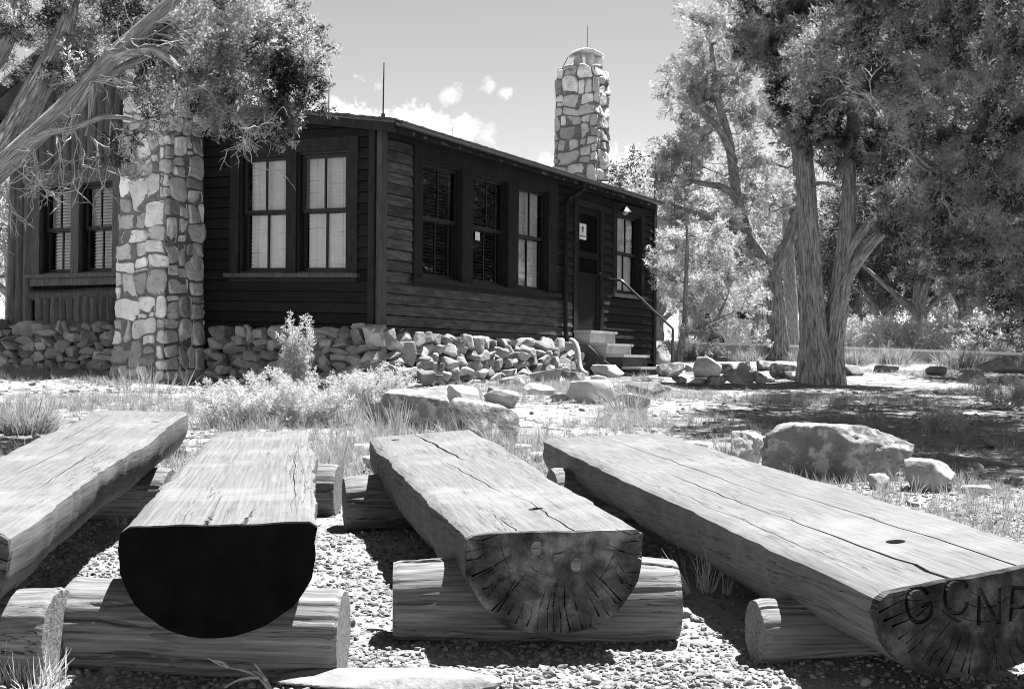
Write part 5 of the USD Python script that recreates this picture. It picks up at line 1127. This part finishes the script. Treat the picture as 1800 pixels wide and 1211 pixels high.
shrub('tall spiky pale sagebrush in front of the dark wall', 500, 742, [(0.0, .35, .95, .05, 7), (.05, .35, .80, .12, 16), (-.05, .2, .40, .3, 20), (-.3, .1, .28, .28, 20)], 81, size=.8)
shrub('low round pale sagebrush at the foot of the tall spiky one', 470, 748, [(-.25, 0, .30, .40, 40), (.3, .05, .30, .30, 26)], 82, size=.7)
shrub('pale feathery sagebrush left of the flat topped rock', 645, 735, [(0, 0, .34, .28, 26), (.2, .2, .44, .2, 16), (-.2, .2, .34, .18, 14)], 83, size=.7)
clump('grass_clump', 'bright feathery grass between the spiky sagebrush and the flat topped rock', 'grass clump', 610, 742, .8, .24, 46, TUFT[:4] + [TUFT[5]], 'dry_grass', 1.0, 21)
clump('grass_clump', 'bright feathery grass in front of the tall spiky sagebrush', 'grass clump', 440, 752, .9, .14, 44, TUFT[:4], 'dry_grass', 1.0, 22)
shrub('small dark shrub in the tree shade at the right', 1660, 760, [(0, 0, .16, .16, 12)], 84, size=.7)
shrub('shrub half in shade at the right edge below the low wall', 1770, 720, [(0, 0, .34, .4, 26)], 85, size=.9)
SB = 'pale shrubs along the top of the low wall'
for k, (px, Y) in enumerate(((1500, 33), (1550, 32.5), (1600, 33.5), (1650, 32), (1700, 31.5), (1745, 31), (1790, 30.5), (1525, 36), (1580, 36.5), (1630, 36), (1690, 35), (1760, 34))):
    p = spot(px, Y); r = np.random.default_rng(900 + k); t = thing('low_shrub', f'pale rounded shrub, {ORD[(0, 1, 2, 3, 4, 5, 6, 0, 1, 2, 3, 4)[k]]} from the left in the {"front" if k < 7 else "back"} row above the low wall', 'shrub', p, 0, SB)
    n = 150; u = r.normal(size=(n, 3)); u /= np.linalg.norm(u, axis=1, keepdims=True); u[:, 2] = abs(u[:, 2]); P = u * np.array([.75, .6, .62]) * r.uniform(.6, 1, n)[:, None] + np.array([0, 0, .1])
    obj('stems', cat([tube([np.zeros(3), P[q_] * .6, P[q_]], [.012, .008, .003], 4, capend=False) for q_ in range(0, n, 9)]), MAT['twig_grey'], t, True)
    instancer(f'{t.GetPath()}/leaves', [(m, MAT['shrub_pale'], False) for m in SPRAY_FAR], P, quat_to(u + [0, 0, .6], r.uniform(0, 6.28, n)), r.uniform(.7, 1.2, n), r.integers(0, 3, n), 'stuff')
for k, (px, Y, s) in enumerate(((1560, 27.5, .6), (1690, 26.5, .7), (1500, 27, .5), (1420, 28.3, .5), (1215, 29, .55), (1310, 28, .45))):
    p = spot(px, Y); r = np.random.default_rng(940 + k); t = thing('grass_clump', ('pale bunch grass before the low wall, under the dark trees', 'tall bunch grass before the right part of the low wall', 'bunch grass right of the twin stemmed juniper', 'bunch grass left of the airy juniper trunk', 'bunch grass behind the thin young juniper', 'bunch grass in front of the airy juniper')[k], 'grass clump', p)
    n = 26; a = r.uniform(0, 6.28, n); P = np.stack([np.cos(a), np.sin(a), 0 * a], 1) * (r.random(n) * .4)[:, None]
    instancer(f'{t.GetPath()}/blades', [(m, MAT['dry_grass'], False) for m in TUFT[:4]], P, quat_to(np.stack([P[:, 0] * 1.2, P[:, 1] * 1.2, np.ones(n)], 1), r.uniform(0, 6.28, n)), s * 3.2 * r.uniform(.7, 1.1, n), r.integers(0, 4, n), 'stuff')
dt = thing('dead_stalk', 'bleached forked dead stalks in the foreground under the charred bench', 'twig', ground_hit(440, 1215))
g0 = np.asarray(dt.GetAttribute('xformOp:translate').Get())
st_ = []
for pts in (((475, 1216), (455, 1190), (430, 1178), (400, 1172), (366, 1156)), ((455, 1190), (425, 1193), (395, 1208), (380, 1222)), ((480, 1222), (468, 1195), (446, 1165)), ((468, 1195), (456, 1183), (444, 1178)), ((400, 1172), (390, 1163), (372, 1160))):
    P = np.array([at(x, y, g0[1] - .03 + .02 * i) for i, (x, y) in enumerate(pts)]) - g0; st_.append(tube(smooth_path(P, 14), np.linspace(.0045, .0022, 14), 6))
obj('stalk', cat(st_), MAT['twig_grey'], dt, True)

# ------------------------------------------------------------------ gravel
PEB = []
for k in range(6):
    m = rock((1, .75, .5), 700 + k, 1, 6, .03); PEB.append(m)
r8 = np.random.default_rng(88)
n = 56000
gy = 3.0 + 5.2 * r8.random(n) ** 1.5; gx = r8.uniform(-1, 1, n) * (gy * .40 + .15)
den = meshkit.fbm(np.stack([gx * 1.2, gy * 1.2, gx * 0], -1), 3, 13); ok = den + r8.normal(size=n) * .10 > .34
gx, gy = gx[ok], gy[ok]; n = len(gx)
sc = .008 + .017 * r8.random(n) ** 2.4; sc[r8.random(n) < .012] *= 1.9
instancer('/World/gravel', [(m, MAT['pebble'], 25) for m in PEB], np.stack([gx, gy, gz(gx, gy) - sc * .12], 1), quat_to(np.stack([r8.normal(size=n) * .3, r8.normal(size=n) * .3, np.ones(n)], 1), r8.uniform(0, 6.28, n)), sc[:, None] * r8.uniform(.7, 1.3, (n, 3)), r8.integers(0, 6, n), 'stuff', 'pale gravel pebbles around and under the benches', 'gravel')
n = 3500
gy = 6.5 + 12 * r8.random(n); gx = r8.uniform(-1, 1, n) * gy * .40; ok = keep(gx, gy); gx, gy = gx[ok], gy[ok]; n = len(gx); sc = .02 + .07 * r8.random(n) ** 4
instancer('/World/loose_stones', [(m, MAT['pebble'], 40) for m in PEB], np.stack([gx, gy, gz(gx, gy) - sc * .15], 1), quat_to(np.stack([r8.normal(size=n) * .2, r8.normal(size=n) * .2, np.ones(n)], 1), r8.uniform(0, 6.28, n)), sc[:, None] * r8.uniform(.7, 1.3, (n, 3)), r8.integers(0, 6, n), 'stuff', 'small loose stones scattered over the dusty ground', 'stones')

r9 = np.random.default_rng(99); TWG = []
for k in range(4):
    P = np.stack([np.linspace(-.5, .5, 6), r9.normal(size=6) * .05, r9.normal(size=6) * .02], 1); TWG.append(tube(P, np.linspace(.028, .012, 6), 4))
n = 5200
gy = 5.0 + 19 * r9.random(n); gx = r9.uniform(-1, 1, n) * gy * .40; ok = keep(gx, gy); gx, gy = gx[ok], gy[ok]; n = len(gx); a = r9.uniform(0, 6.28, n)
instancer('/World/twig_litter', [(m, MAT['branch_bark'], False) for m in TWG], np.stack([gx, gy, gz(gx, gy) + .006], 1), np.stack([np.cos(a / 2), 0 * a, 0 * a, np.sin(a / 2)], 1), .05 + .16 * r9.random(n) ** 2.5, r9.integers(0, 4, n), 'stuff', 'dark twigs and needle litter scattered on the dusty ground', 'litter')
